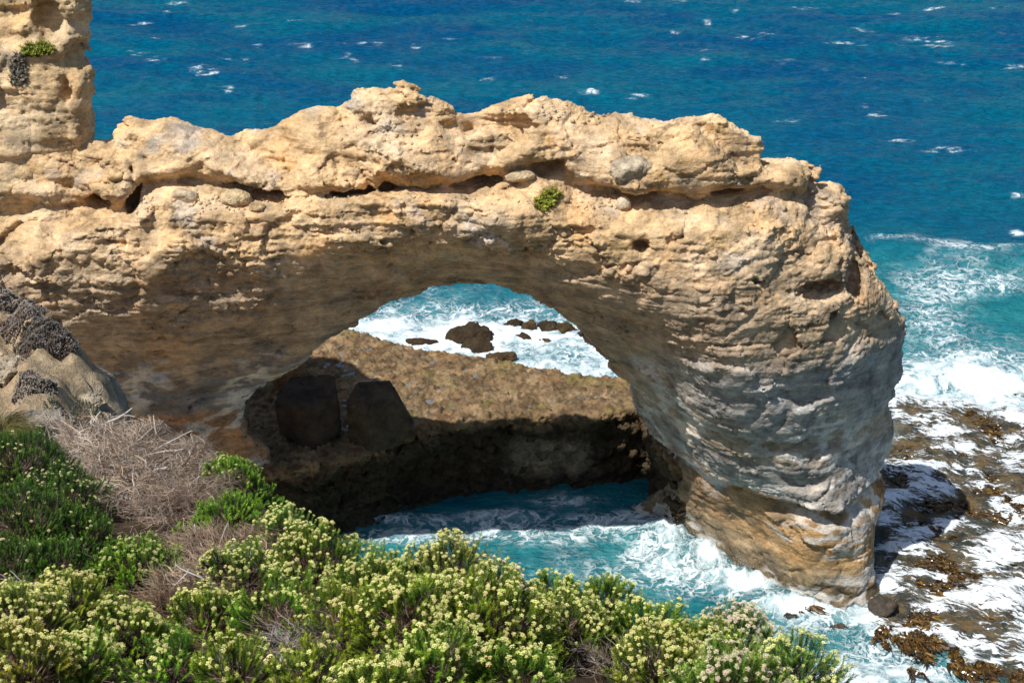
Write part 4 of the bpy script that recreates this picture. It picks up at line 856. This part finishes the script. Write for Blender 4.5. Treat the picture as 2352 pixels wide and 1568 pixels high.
def shrub(name, px, py, rpx, label, g_seed, flower=.8, dens=1., hgt=.8, colb=(.03, .09, .012), colt=(.17, .30, .035), gap=.0, group=None, cat='shrub', shoot=(.13, .21), fcol=(.74, .70, .36), asp=1., lw=.0055, nl=34, brown=.5, ll=.03):
    g = np.random.default_rng(g_seed); p, t_ = on_ground(px, py + rpx * .55); k = ppm(p); Rr = rpx * 1.28 / k; Ry = Rr * asp
    root = p.copy(); root[2] = float(ground(p[0], p[1]))
    n = int(380 * dens * 3.2 * Rr * Ry * (1 + hgt) / 1.6)
    th = g.uniform(0, 2 * np.pi, n); cz = g.uniform(.02, 1, n) ** .8; sr = np.sqrt(1 - cz ** 2)
    S = np.stack([sr * np.cos(th), sr * np.sin(th), cz], 1)
    Pn = (root + S * Rr * 1.3).astype(np.float32)
    lump = 1 + .30 * gn(Pn / .26, 5 + g_seed % 7) + .12 * gn(Pn / .10, 6)
    keep = gn(Pn / .24, 9) + .35 * g.normal(size=n) * .5 > -.28 + gap - .25 * S[:, 2]
    keep &= S[:, 2] > .20 + .12 * g.normal(size=n) - (.3 if hgt < .9 else 0)
    S = S[keep]; lump = lump[keep]; Pn = Pn[keep]; n = len(S)
    pos = root + S * np.array([Rr, Ry, Rr * hgt]) * lump[:, None]
    gz = ground(pos[:, 0], pos[:, 1]); pos[:, 2] = np.maximum(pos[:, 2] + np.clip(gz - root[2], -.5, .5) * .8, gz + .02)
    nrm = S / np.array([1, asp, hgt]); nrm /= np.linalg.norm(nrm, axis=1)[:, None]
    ax = nrm * .75 + np.array([.06, 0, 1.]) * .6 + g.normal(size=(n, 3)) * .16; ax /= np.linalg.norm(ax, axis=1)[:, None]
    ln = g.uniform(*shoot, n); base = pos - ax * ln[:, None] * .8
    hue = 1 + g.normal(size=3) * [.14, .07, .14] * (cat == 'shrub'); colb = np.array(colb) * hue; colt = np.array(colt) * hue
    e = empty(name, tuple(root))
    a = Acc(); V, Q, T, C = leaves(base, ax, ln, g, nl=nl, colb=colb, colt=colt, lw=lw, ll=ll); a.add(V, Q, C, T); a.build('foliage', M_LEAF, e, root)
    m = g.random(n) < flower * 1.65 * sstep(.25, .8, S[:, 2]) * np.clip(.9 + 1.6 * gn(Pn / .3, 77), .1, 1.5)
    if m.any():
        a = Acc(); V, T, C = heads((base + ax * ln[:, None])[m], ax[m], g, col=fcol); a.add(V, None, C, T); tag(a.build('flowers', M_FLOWER, e, root), kind='stuff')
    a = Acc(); pick = g.random(n) < .55; L = twig_lines(root + np.array([0, 0, .03]), base[pick] + ax[pick] * .03, g); rr = np.linspace(.006, .0022, 5)[None] * np.ones((pick.sum(), 1))
    tc = np.where(g.random((pick.sum(), 1)) < brown, [[.16, .09, .055]], [[.22, .18, .14]]) * g.uniform(.6, 1.3, (pick.sum(), 1))
    V, Q, C = tubes(L, rr, tc); a.add(V, Q, C)
    # dead inner twiglets
    nd = int(pick.sum() * 2.2) + 1; s0 = L[g.integers(0, len(L), nd), g.integers(1, 4, nd)]; dd = g.normal(size=(nd, 3)); dd[:, 2] = np.abs(dd[:, 2]) * .5; dd *= .07 / np.linalg.norm(dd, axis=1)[:, None]
    L2 = twig_lines(s0, s0 + dd * g.uniform(.6, 1.8, (nd, 1)), g, 3, .5); V, Q, C = tubes(L2, np.full((nd, 3), .0018), np.where(g.random((nd, 1)) < .6, [[.15, .085, .05]], [[.26, .22, .18]]) * g.uniform(.6, 1.3, (nd, 1))); a.add(V, Q, C)
    a.build('stems', M_TWIG, e, root)
    tag(e, label, cat, group); return e
GF = 'cream flowered heath shrubs on the near slope'; GD = 'dark green bushes on the left slope'; GS_ = 'small bright green bushes among dead twigs'
FL = [ # px, py, r, flower, gap, label
 (655, 1225, 58, .85, .0, 'small pale flowered shrub at the drop, right of the bright green bushes'),
 (735, 1312, 98, .75, .05, 'shrub full of flower heads on the skyline, left of where the foaming water first shows'),
 (880, 1378, 108, .8, .0, 'broad green shrub with cream heads whose top meets the left end of the cove water'),
 (1030, 1352, 108, .95, -.1, 'tall domed shrub whose top rises highest into the turquoise cove, thick with cream heads'),
 (1170, 1395, 88, .8, .0, 'shrub with pinkish cream heads just right of the tallest dome'),
 (1290, 1405, 82, .8, .05, 'shrub with several upright spikes against the cove water'),
 (1385, 1400, 74, .35, .0, 'darker green shrub with few flowers poking into the cove between flowering ones'),
 (1490, 1470, 88, .4, -.1, 'bright green shrub with scattered small heads near the cove rim'),
 (1590, 1500, 85, .5, .0, 'green shrub on the rim just left of the big pink tinged shrub'),
 (1700, 1485, 95, .98, -.2, 'shrub smothered in pinkish cream flowers nearest the splash, domed against white water'),
 (1820, 1560, 100, .95, -.1, 'low shrub at the right end of the bank, cream heads trailing off to the water'),
 (560, 1340, 85, .75, .1, 'grey green flowering shrub on the edge of the dead brushwood'),
 (480, 1425, 80, .8, .1, 'small flowering shrub hanging into the brushwood hollow'),
 (650, 1420, 105, .55, .45, 'open gappy shrub with brown twigs showing, left of centre'),
 (800, 1450, 105, .5, .5, 'sparse shrub around a dark twiggy hole'),
 (960, 1440, 130, .8, .0, 'dense flowering shrub in the middle of the bank beside the dark twiggy hole'),
 (1130, 1460, 130, .9, -.1, 'widest flowering shrub in the middle of the bank'),
 (1310, 1455, 85, .85, .1, 'flowering shrub above the black hollow right of centre'),
 (1010, 1555, 115, .7, .1, 'shrub at the bottom edge below the dense middle one'),
 (1190, 1565, 95, .8, .15, 'shrub with a round clump of heads at the bottom edge, left of the black hollow'),
 (1530, 1560, 105, .9, -.1, 'shrub packed with cream heads at the bottom edge right of the black hollow'),
 (1680, 1590, 115, .95, -.2, 'bottom edge shrub carpeted with pale yellow heads below the pink tinged one'),
 (860, 1590, 90, .85, .1, 'bottom edge shrub with bright heads left of centre'),
 (60, 1430, 95, .9, .0, 'leftmost shrub with pale yellow heads beside the leafless twig'),
 (165, 1395, 85, .75, .0, 'rounded shrub rising behind the leftmost flowering ones, heads along its crown'),
 (300, 1470, 85, .85, .05, 'cream headed shrub bordering the lower brushwood'),
 (70, 1540, 105, .85, .1, 'shrub in the bottom left corner of the photo'),
 (185, 1545, 85, .95, .0, 'shrub with large bright heads near the bottom left'),
 (400, 1540, 85, .5, .3, 'thin shrub at the bottom left with bare stems'),
 (550, 1545, 90, .5, .2, 'half bare shrub at the bottom edge below the hanging one'),
 (715, 1560, 80, .3, .3, 'nearly flowerless shrub at the bottom edge beside curled grey twigs'),
]
for k, (px, py, r, fl_, gap, lab) in enumerate(FL):
    pale = k in (3, 4, 9, 20, 21, 0, 23, 10)
    shrub('flowering_shrub', px, py, r, lab, 1000 + k, fl_ * .78, 1.45, 1.35, gap=gap + .10, shoot=(.13, .24), nl=44, group=GF, colb=(.055, .13, .010), colt=(.25, .37, .03) if not pale else (.29, .40, .07), fcol=(.80, .78, .31) if k not in (4, 9, 21) else (.80, .69, .50))
DK = [(50, 1085, 95, 'dark green bush at the left frame edge with bright tips'), (150, 1150, 75, 'dark bush with a few white heads beside the dead branches'), (70, 1210, 100, 'deep green bush in the middle of the left thicket'), (185, 1240, 70, 'dark bush sinking into shadow above the flowering shrubs'), (25, 1310, 75, 'soft green bush at the left frame edge above the leafless twig'), (140, 1300, 70, 'nearly black green bush in the hollow of the left thicket')]
for k, (px, py, r, lab) in enumerate(DK):
    shrub('green_bush', px, py, r * 1.12, lab, 1100 + k, .05 if k != 1 else .3, 1.15, 1.15, colb=(.012, .04, .005), colt=(.085, .19, .015), gap=.0, group=GD, cat='bush', shoot=(.12, .2), nl=40)
SM = [(320, 1290, 86, .35, 'rounded bright green bush with buds, alone amid dead brushwood'), (440, 1212, 30, 0, 'small upright green tuft right of the round bush'), (378, 1165, 26, 0, 'tiny green sprig over the pale dead branch'), (448, 1035, 42, .5, 'narrow green bush with white buds at the lip of the drop'), (560, 1100, 72, .25, 'bright yellow green bush on the lip of the drop, right of dead twigs'), (530, 1175, 62, .05, 'green bush just below the yellow green one'), (270, 1320, 34, .1, 'little green clump at the left foot of the round bush')]
for k, (px, py, r, f_, lab) in enumerate(SM):
    shrub('green_bush', px, py, r, lab, 1200 + k, f_, 1.2, .95 if k != 3 else 1.3, colb=(.03, .09, .008), colt=(.18, .34, .022), gap=-.1, group=GS_, cat='bush', fcol=(.62, .62, .26) if k != 3 else (.8, .8, .6), lw=.008, shoot=(.14, .22), nl=30, ll=.035)
SB = [(152, 958, 34, 'round grey green cushion bush on the pale stones'), (205, 950, 46, 'grey green bush with white twigs at the foot of the spur'), (70, 1000, 50, 'soft grey bush beside the grass tuft'), (130, 1075, 58, 'silvery saltbush above the dark thicket'), (195, 1005, 46, 'dull sage bush behind the dead branches')]
for k, (px, py, r, lab) in enumerate(SB):
    shrub('grey_bush', px, py, r, lab, 1300 + k, 0, 1.5, .7, colb=(.09, .10, .07), colt=(.27, .30, .22), gap=-.2, group='grey green cushion bushes under the spur', cat='bush', shoot=(.07, .13), lw=.010, nl=26, ll=.022)

for k, (px, py, r, hh, lab) in enumerate([(15, 672, 62, .55, 'grey crusty scrub at the left frame edge, highest on the sandy spur'), (48, 712, 44, .5, 'pale grey scrub hugging the crest of the spur, below the highest patch'), (104, 752, 52, .5, 'dark grey scrub overhanging the tip of the sandy spur'), (78, 862, 40, .4, 'narrow grey scrub patch across the middle of the spur'), (8, 850, 34, .4, 'grey scrub at the left frame edge beside the sand gully')]):
    shrub('grey_scrub', px, py, r, lab, 1400 + k, 0, 5.0, hh, colb=(.10, .09, .075), colt=(.44, .41, .36) if k != 2 else (.30, .28, .25), gap=-.25, group='grey scrub crusting the sandy spur', cat='scrub', shoot=(.05, .10), lw=.012, nl=22, ll=.02, brown=.8)
def dead_bush(name, px, py, dirs, label, seed, length=1.2, n_main=7, col=(.34, .29, .24), thick=.022, spread=.5, lift=.35, n_fine=40, group='dead brushwood on the left slope', levels=3, maxh=.95):
    g = np.random.default_rng(seed); p, _ = on_ground(px, py); root = p.copy(); e = empty(name, tuple(root)); a = Acc(); b = Acc()
    d0 = np.array([dirs[0], dirs[1], lift], float); d0 /= np.linalg.norm(d0)
    def grow(R0, D0, ln, th, K, wob, cl):
        N = len(R0); L = np.zeros((N, K, 3)); L[:, 0] = R0; D = D0.copy()
        for k in range(1, K):
            D = D + g.normal(size=(N, 3)) * wob; D /= np.linalg.norm(D, axis=1)[:, None]; L[:, k] = L[:, k - 1] + D * (ln / (K - 1))[:, None]
        gz = ground(L[:, :, 0], L[:, :, 1]) + .03; hh = np.maximum(L[:, :, 2] - gz, 0); L[:, :, 2] = gz + maxh * (1 - np.exp(-hh / maxh))
        return L, th[:, None] * np.linspace(1, .45, K)[None]
    D = d0 + g.normal(size=(n_main, 3)) * spread; D[:, 2] = np.abs(D[:, 2]) * .6 + .1; D /= np.linalg.norm(D, axis=1)[:, None]
    ln = length * g.uniform(.6, 1.1, n_main); L, Rr = grow(np.repeat(root[None], n_main, 0), D, ln, np.full(n_main, thick) * g.uniform(.5, 1.1, n_main), 9, .16, col)
    V, Q, C = tubes(L, Rr, np.array([(.50, .48, .46)]) * g.uniform(.8, 1.15, (n_main, 1)), 5); a.add(V, Q, C)
    for lv in range(levels):
        n = len(L) * (9 if lv == 0 else 5 if lv == 1 else n_fine // 6); n = min(n, 3600)
        pi = g.integers(0, len(L), n); pk = g.integers(1 if lv == 0 else 2, L.shape[1] - 1, n); R0 = L[pi, pk]; par = L[pi, pk + 1] - L[pi, pk]; par /= np.linalg.norm(par, axis=1)[:, None] + 1e-9
        D = par * .8 + d0 * .22 + g.normal(size=(n, 3)) * .52; D /= np.linalg.norm(D, axis=1)[:, None]
        l = length * [.6, .4, .26][lv] * g.uniform(.5, 1.2, n); th = thick * [.5, .24, .12][lv] * g.uniform(.7, 1.2, n)
        L, Rr = grow(R0, D, l, np.maximum(th, .0030), 6 if lv < 2 else 5, .30, col); cc = np.array(col) * g.uniform(.3, 1.15, (n, 1)); cc = np.where(g.random((n, 1)) < .35, cc * [.85, .74, .64], cc)
        V, Q, C = tubes(L, Rr, cc); (a if lv == 0 else b).add(V, Q, C)
    a.build('branches', M_TWIG, e, root); b_ = b.build('twigs', M_TWIG, e, root)
    if b_: b_['kind'] = 'stuff'
    tag(e, label, 'dead shrub', group); return e
dead_bush('dead_shrub', 155, 1050, (1, .25), 'wind swept dead shrub with pale grey limbs fanning right below the spur', 2000, 1.7, 11, (.52, .44, .37), thick=.03, lift=.4, spread=.34)
dead_bush('dead_shrub', 250, 1075, (1, .05), 'brown brushwood mat filling the slope under the pale grey limbs', 2001, 1.5, 14, (.47, .385, .31), .014, spread=.5, lift=.22)
dead_bush('dead_shrub', 215, 1115, (1, -.25), 'dead shrub with one thick bleached limb slanting down to the right', 2002, 1.35, 7, (.46, .38, .31), .034, spread=.3, lift=.12)
dead_bush('dead_shrub', 330, 1180, (.8, -.2), 'tangle of thin dead stems above the round green bush', 2003, 1.0, 12, (.40, .32, .26), .013, lift=.2)
dead_bush('dead_shrub', 545, 1410, (-.3, 1), 'dead shrub with a knotted trunk beside the flowering bank', 2004, 1.0, 10, (.38, .30, .225), .024, spread=.6, lift=.15)
dead_bush('dead_shrub', 470, 1330, (.1, .9), 'brown dead shrub between the round green bush and the knotted trunk', 2005, .9, 11, (.36, .27, .2), .012, spread=.7, lift=.2)
dead_bush('dead_shrub', 330, 1410, (.9, .1), 'mat of brown twigs lying under the round green bush', 2006, .9, 10, (.25, .18, .125), .012, spread=.6, lift=.12)
dead_bush('dead_shrub', 455, 1435, (-.3, .4), 'brown twig mat at the bottom of the brushwood hollow', 2007, .65, 9, (.22, .15, .10), .010, spread=.8, lift=.2)
dead_bush('bare_twig', 72, 1395, (.1, .1), 'leafless upright grey twig rising from the leftmost flowering shrubs', 2008, .55, 6, (.36, .33, .3), .009, spread=.3, lift=1.5, levels=1, group=None)
dead_bush('dead_shrub', 640, 1530, (.3, .2), 'curled grey dead stems in a gap of the flowering bank', 2009, .6, 9, (.34, .31, .29), .008, spread=.8, lift=.2, levels=2)
dead_bush('dead_shrub', 790, 1470, (.1, .1), 'dark bundle of dead twigs in a hole of the flowering bank', 2010, .6, 9, (.18, .12, .08), .008, spread=1., lift=.4, levels=2)
dead_bush('dead_shrub', 1400, 1560, (.1, .1), 'pale dead stems in the black hollow right of centre', 2011, .55, 8, (.26, .22, .18), .008, spread=1., lift=.4, levels=2)
# grass tuft
def grass(px, py, r, h_, n, seed, label):
    g = np.random.default_rng(seed); p, _ = on_ground(px, py); e = empty('grass_tuft', tuple(p)); th = g.uniform(0, 6.28, n); rr = r * np.sqrt(g.random(n)) * .5
    b = p + np.stack([rr * np.cos(th), rr * np.sin(th), 0 * th], 1); d = np.stack([np.cos(th), np.sin(th), 0 * th], 1) * g.uniform(.2, 1, (n, 1)) + [.25, -.05, 0]; t = np.linspace(0, 1, 6)[None, :, None]
    L = b[:, None] + d[:, None] * r * t ** 1.8 + np.array([0, 0, 1.]) * (h_ * g.uniform(.6, 1.1, n))[:, None, None] * (t - .55 * t ** 2.6)
    c = np.where(g.random((n, 1)) < .5, [[.34, .27, .12]], [[.16, .19, .05]]) * g.uniform(.7, 1.2, (n, 1))
    a = Acc(); V, Q, C = tubes(L, np.linspace(.0045, .0012, 6)[None] * np.ones((n, 1)), c); a.add(V, Q, C); o = a.build('blades', M_LEAF, e, p); tag(e, label, 'grass tuft')
grass(5, 1010, .42, .6, 900, 3000, 'tuft of long yellowing grass at the left frame edge under the spur')
# litter: fallen twigs and small stems over the whole near slope
g = np.random.default_rng(3100); n = 9000; x = g.uniform(-9, 9, n); y = g.uniform(6, 20, n); S_ = poly_sdf(np.stack([x, y], 1), hpoly); m = (S_ > .1); x, y = x[m], y[m]; n = len(x)
b0 = np.stack([x, y, ground(x, y) + .02], 1); d = g.normal(size=(n, 3)) * [.13, .13, .07]; d[:, 2] = np.abs(d[:, 2]); L = twig_lines(b0, b0 + d, g, 4, .6)
V, Q, C = tubes(L, np.full((n, 4), .003), np.where(g.random((n, 1)) < .6, [[.15, .09, .055]], [[.24, .2, .16]]) * g.uniform(.5, 1.4, (n, 1)))
a = Acc(); a.add(V, Q, C); tag(a.build('twig_litter', M_TWIG), 'brown dead twigs littering the ground between the shrubs', 'twigs', kind='stuff')

# plants on the arch and the cliff
def rock_plant(px, py, rx, ry, n, seed, label, bv, cb, ct):
    g = np.random.default_rng(seed); P0 = []
    for k in range(n):
        a_, r_ = g.uniform(0, 6.28), math.sqrt(g.random()); u = r_ * math.cos(a_); v = r_ * math.sin(a_)
        p = hit(bv, px + u * rx - v * ry * .55 * (rx > 20), py + v * ry)
        if p is not None: P0.append(p)
    P0 = np.array(P0); c = P0.mean(0); e = empty('rock_plant', tuple(c)); ax = np.array([.1, -.4, .9]) + g.normal(size=P0.shape) * .35
    a = Acc(); V, Q, T, C = leaves(P0, ax, g.uniform(.12, .3, len(P0)), g, nl=12, ll=.12, lw=.045, colb=cb, colt=ct, up=.6); a.add(V, Q, C, T); a.build('foliage', M_LEAF, e, c)
    tag(e, label, 'plant')
rock_plant(1258, 462, 26, 24, 150, 3200, 'single bright yellow green plant clinging to the sandy ledge near the arch centre', bv_arch, (.10, .13, .02), (.34, .36, .05))
bv_cl = mesh_bvh(cliff.data)
rock_plant(88, 118, 36, 14, 170, 3201, 'bright green patch of creeping plant on the upper left cliff', bv_cl, (.10, .13, .02), (.28, .32, .05))
rock_plant(42, 165, 20, 42, 130, 3202, 'grey brown cushion plant running down the upper left cliff', bv_cl, (.16, .14, .11), (.30, .27, .21))

#STAGE_KELP
# ================================================================ KELP on the surf shelf
def kelp():
    g = np.random.default_rng(4000)
    spots = [(2110, 945, 45, 14, 16), (2280, 975, 70, 22, 34), (2200, 1010, 110, 16, 34), (2290, 1060, 60, 26, 26), (2150, 1075, 60, 18, 12), (2100, 1060, 60, 30, 14), (2130, 1130, 90, 50, 26), (2270, 1130, 70, 40, 30), (2320, 1220, 40, 60, 24), (2170, 1215, 90, 30, 22), (2260, 1260, 90, 40, 36), (2330, 1320, 40, 50, 26), (2180, 1300, 80, 26, 16), (2120, 1340, 60, 40, 8), (2240, 1330, 80, 30, 18),
             (2110, 1468, 50, 34, 26), (2040, 1460, 30, 20, 8), (2190, 1500, 22, 30, 10), (2270, 1520, 60, 40, 26), (2330, 1530, 30, 50, 18), (2230, 1460, 50, 16, 6), (2050, 1230, 40, 60, 12), (1830, 1395, 14, 8, 2), (2320, 1420, 40, 30, 10), (2360, 1150, 50, 200, 40), (2340, 1020, 30, 30, 10)]
    A = Acc(); M = Acc()
    extra = []
    for _ in range(4200):
        px = g.uniform(1990, 2420); py = g.uniform(925, 1600); q = at_z(px, py, 0)
        if poly_sdf(q[None, :2], shelf_poly)[0] < .4: continue
        if gn(np.array([[q[0] * .45, q[1] * .6, 0]]), 4100)[0] + .35 * gn(np.array([[q[0] * 1.3, q[1] * 1.3, 0]]), 4101)[0] > .0 + .25 * (py > 1330) * (py < 1450) + .2 * (px < 2060): extra.append((px, py, 0, 0, .55))
    spots = spots + extra[:1300]
    for cx, cy, sx, sy, n in spots:
        for k in range(int(np.ceil(n * 1.7))):
            px = cx + g.normal() * sx * .6; py = cy + g.normal() * sy * .6
            c = at_z(px, py, .25); s = g.uniform(.25, .6); nf = int(g.integers(9, 20)); th = g.uniform(0, 6.28, nf)
            flow = np.array([.35, -.8, 0]) if py > 1420 else np.array([.85, -.35, 0])
            d = np.stack([np.cos(th), np.sin(th), 0 * th], 1) * .55 + flow * g.uniform(.5, 1.1); K = 7; t = np.linspace(0, 1, K)
            side = np.cross(d, [0, 0, 1.]); side /= np.linalg.norm(side, axis=1)[:, None]; ll = s * g.uniform(.9, 2.0, nf)
            L = c + g.normal(size=(nf, 1, 3)) * [.16 * s, .16 * s, 0] + d[:, None] * (ll[:, None] * t)[..., None] + side[:, None] * (np.sin(t * 7 + g.uniform(0, 6, (nf, 1))) * .06)[..., None]
            L[:, :, 2] += s * (.55 * np.sin(np.minimum(t * 2.0, np.pi)) * np.exp(-1.6 * t) + .05 * g.normal(size=(nf, K))) + .05
            w_ = (.05 * np.sin(np.clip(t * .9 + .12, 0, 1) * np.pi) + .015)[None, :, None]
            tw = g.normal(size=(nf, 1, 1)) * .6; s2 = side[:, None] * np.cos(tw) + np.array([0, 0, 1.]) * np.sin(tw)
            V = np.stack([L - s2 * w_, L + s2 * w_], 2); I = np.arange(nf * K * 2).reshape(nf, K, 2); Q = np.stack([I[:, :-1, 0], I[:, :-1, 1], I[:, 1:, 1], I[:, 1:, 0]], -1).reshape(-1, 4)
            b_ = np.array([(.11, .06, .015), (.06, .032, .010), (.17, .10, .022), (.03, .02, .010)])[g.integers(0, 4, nf)] * g.uniform(.7, 1.2, (nf, 1))
            A.add(V.reshape(-1, 3), Q, np.repeat(b_[:, None], K * 2, 1).reshape(-1, 3))
    return A.build('kelp', M_KELP, smooth=True)
tag(kelp(), 'golden brown kelp fronds draped over the foaming shelf right of the pier', 'kelp', kind='stuff')

def spray():
    g = np.random.default_rng(5000); A = Acc(); T4 = np.array([[1, 1, 1], [1, -1, -1], [-1, 1, -1], [-1, -1, 1]]) * .6; F4 = np.array([[0, 1, 2], [0, 3, 1], [0, 2, 3], [1, 3, 2]])
    for px, py, sx, sy, hz, n in ((1575, 1262, 40, 16, 1.1, 900), (1600, 1275, 60, 26, 1.5, 3200), (1690, 1335, 70, 24, 1.3, 3000), (1800, 1385, 70, 18, 1.0, 2000), (2250, 870, 110, 14, 1.6, 1800), (2200, 575, 90, 8, .8, 500), (1060, 750, 60, 12, 1.0, 700), (1240, 745, 70, 12, 1.4, 1500), (2010, 1420, 50, 20, .8, 900), (1650, 1312, 60, 14, 1.0, 700)):
        qx = px + g.normal(size=n) * sx; qy = py + g.normal(size=n) * sy + (qx - px) * (.62 if 1500 < px < 1850 else 0); c = at_z(qx, qy, 0); c[:, 2] = .1 + hz * g.random(n) ** 2.4 * np.clip(.6 + 1.2 * gn(np.c_[c[:, :2] / .8, 0 * qx], 9), 0, 1.6)
        sz = g.uniform(.010, .034, n) * np.exp(-c[:, 2] * .5); V = c[:, None] + T4[None] * sz[:, None, None]; T = (np.arange(n) * 4)[:, None, None] + F4[None]
        A.add(V.reshape(-1, 3), None, (.88, .90, .91), T.reshape(-1, 3))
    return A.build('sea_spray', M_FLOWER)
tag(spray(), 'white spray thrown up where waves hit the pier foot and the rocks', 'spray', kind='stuff')
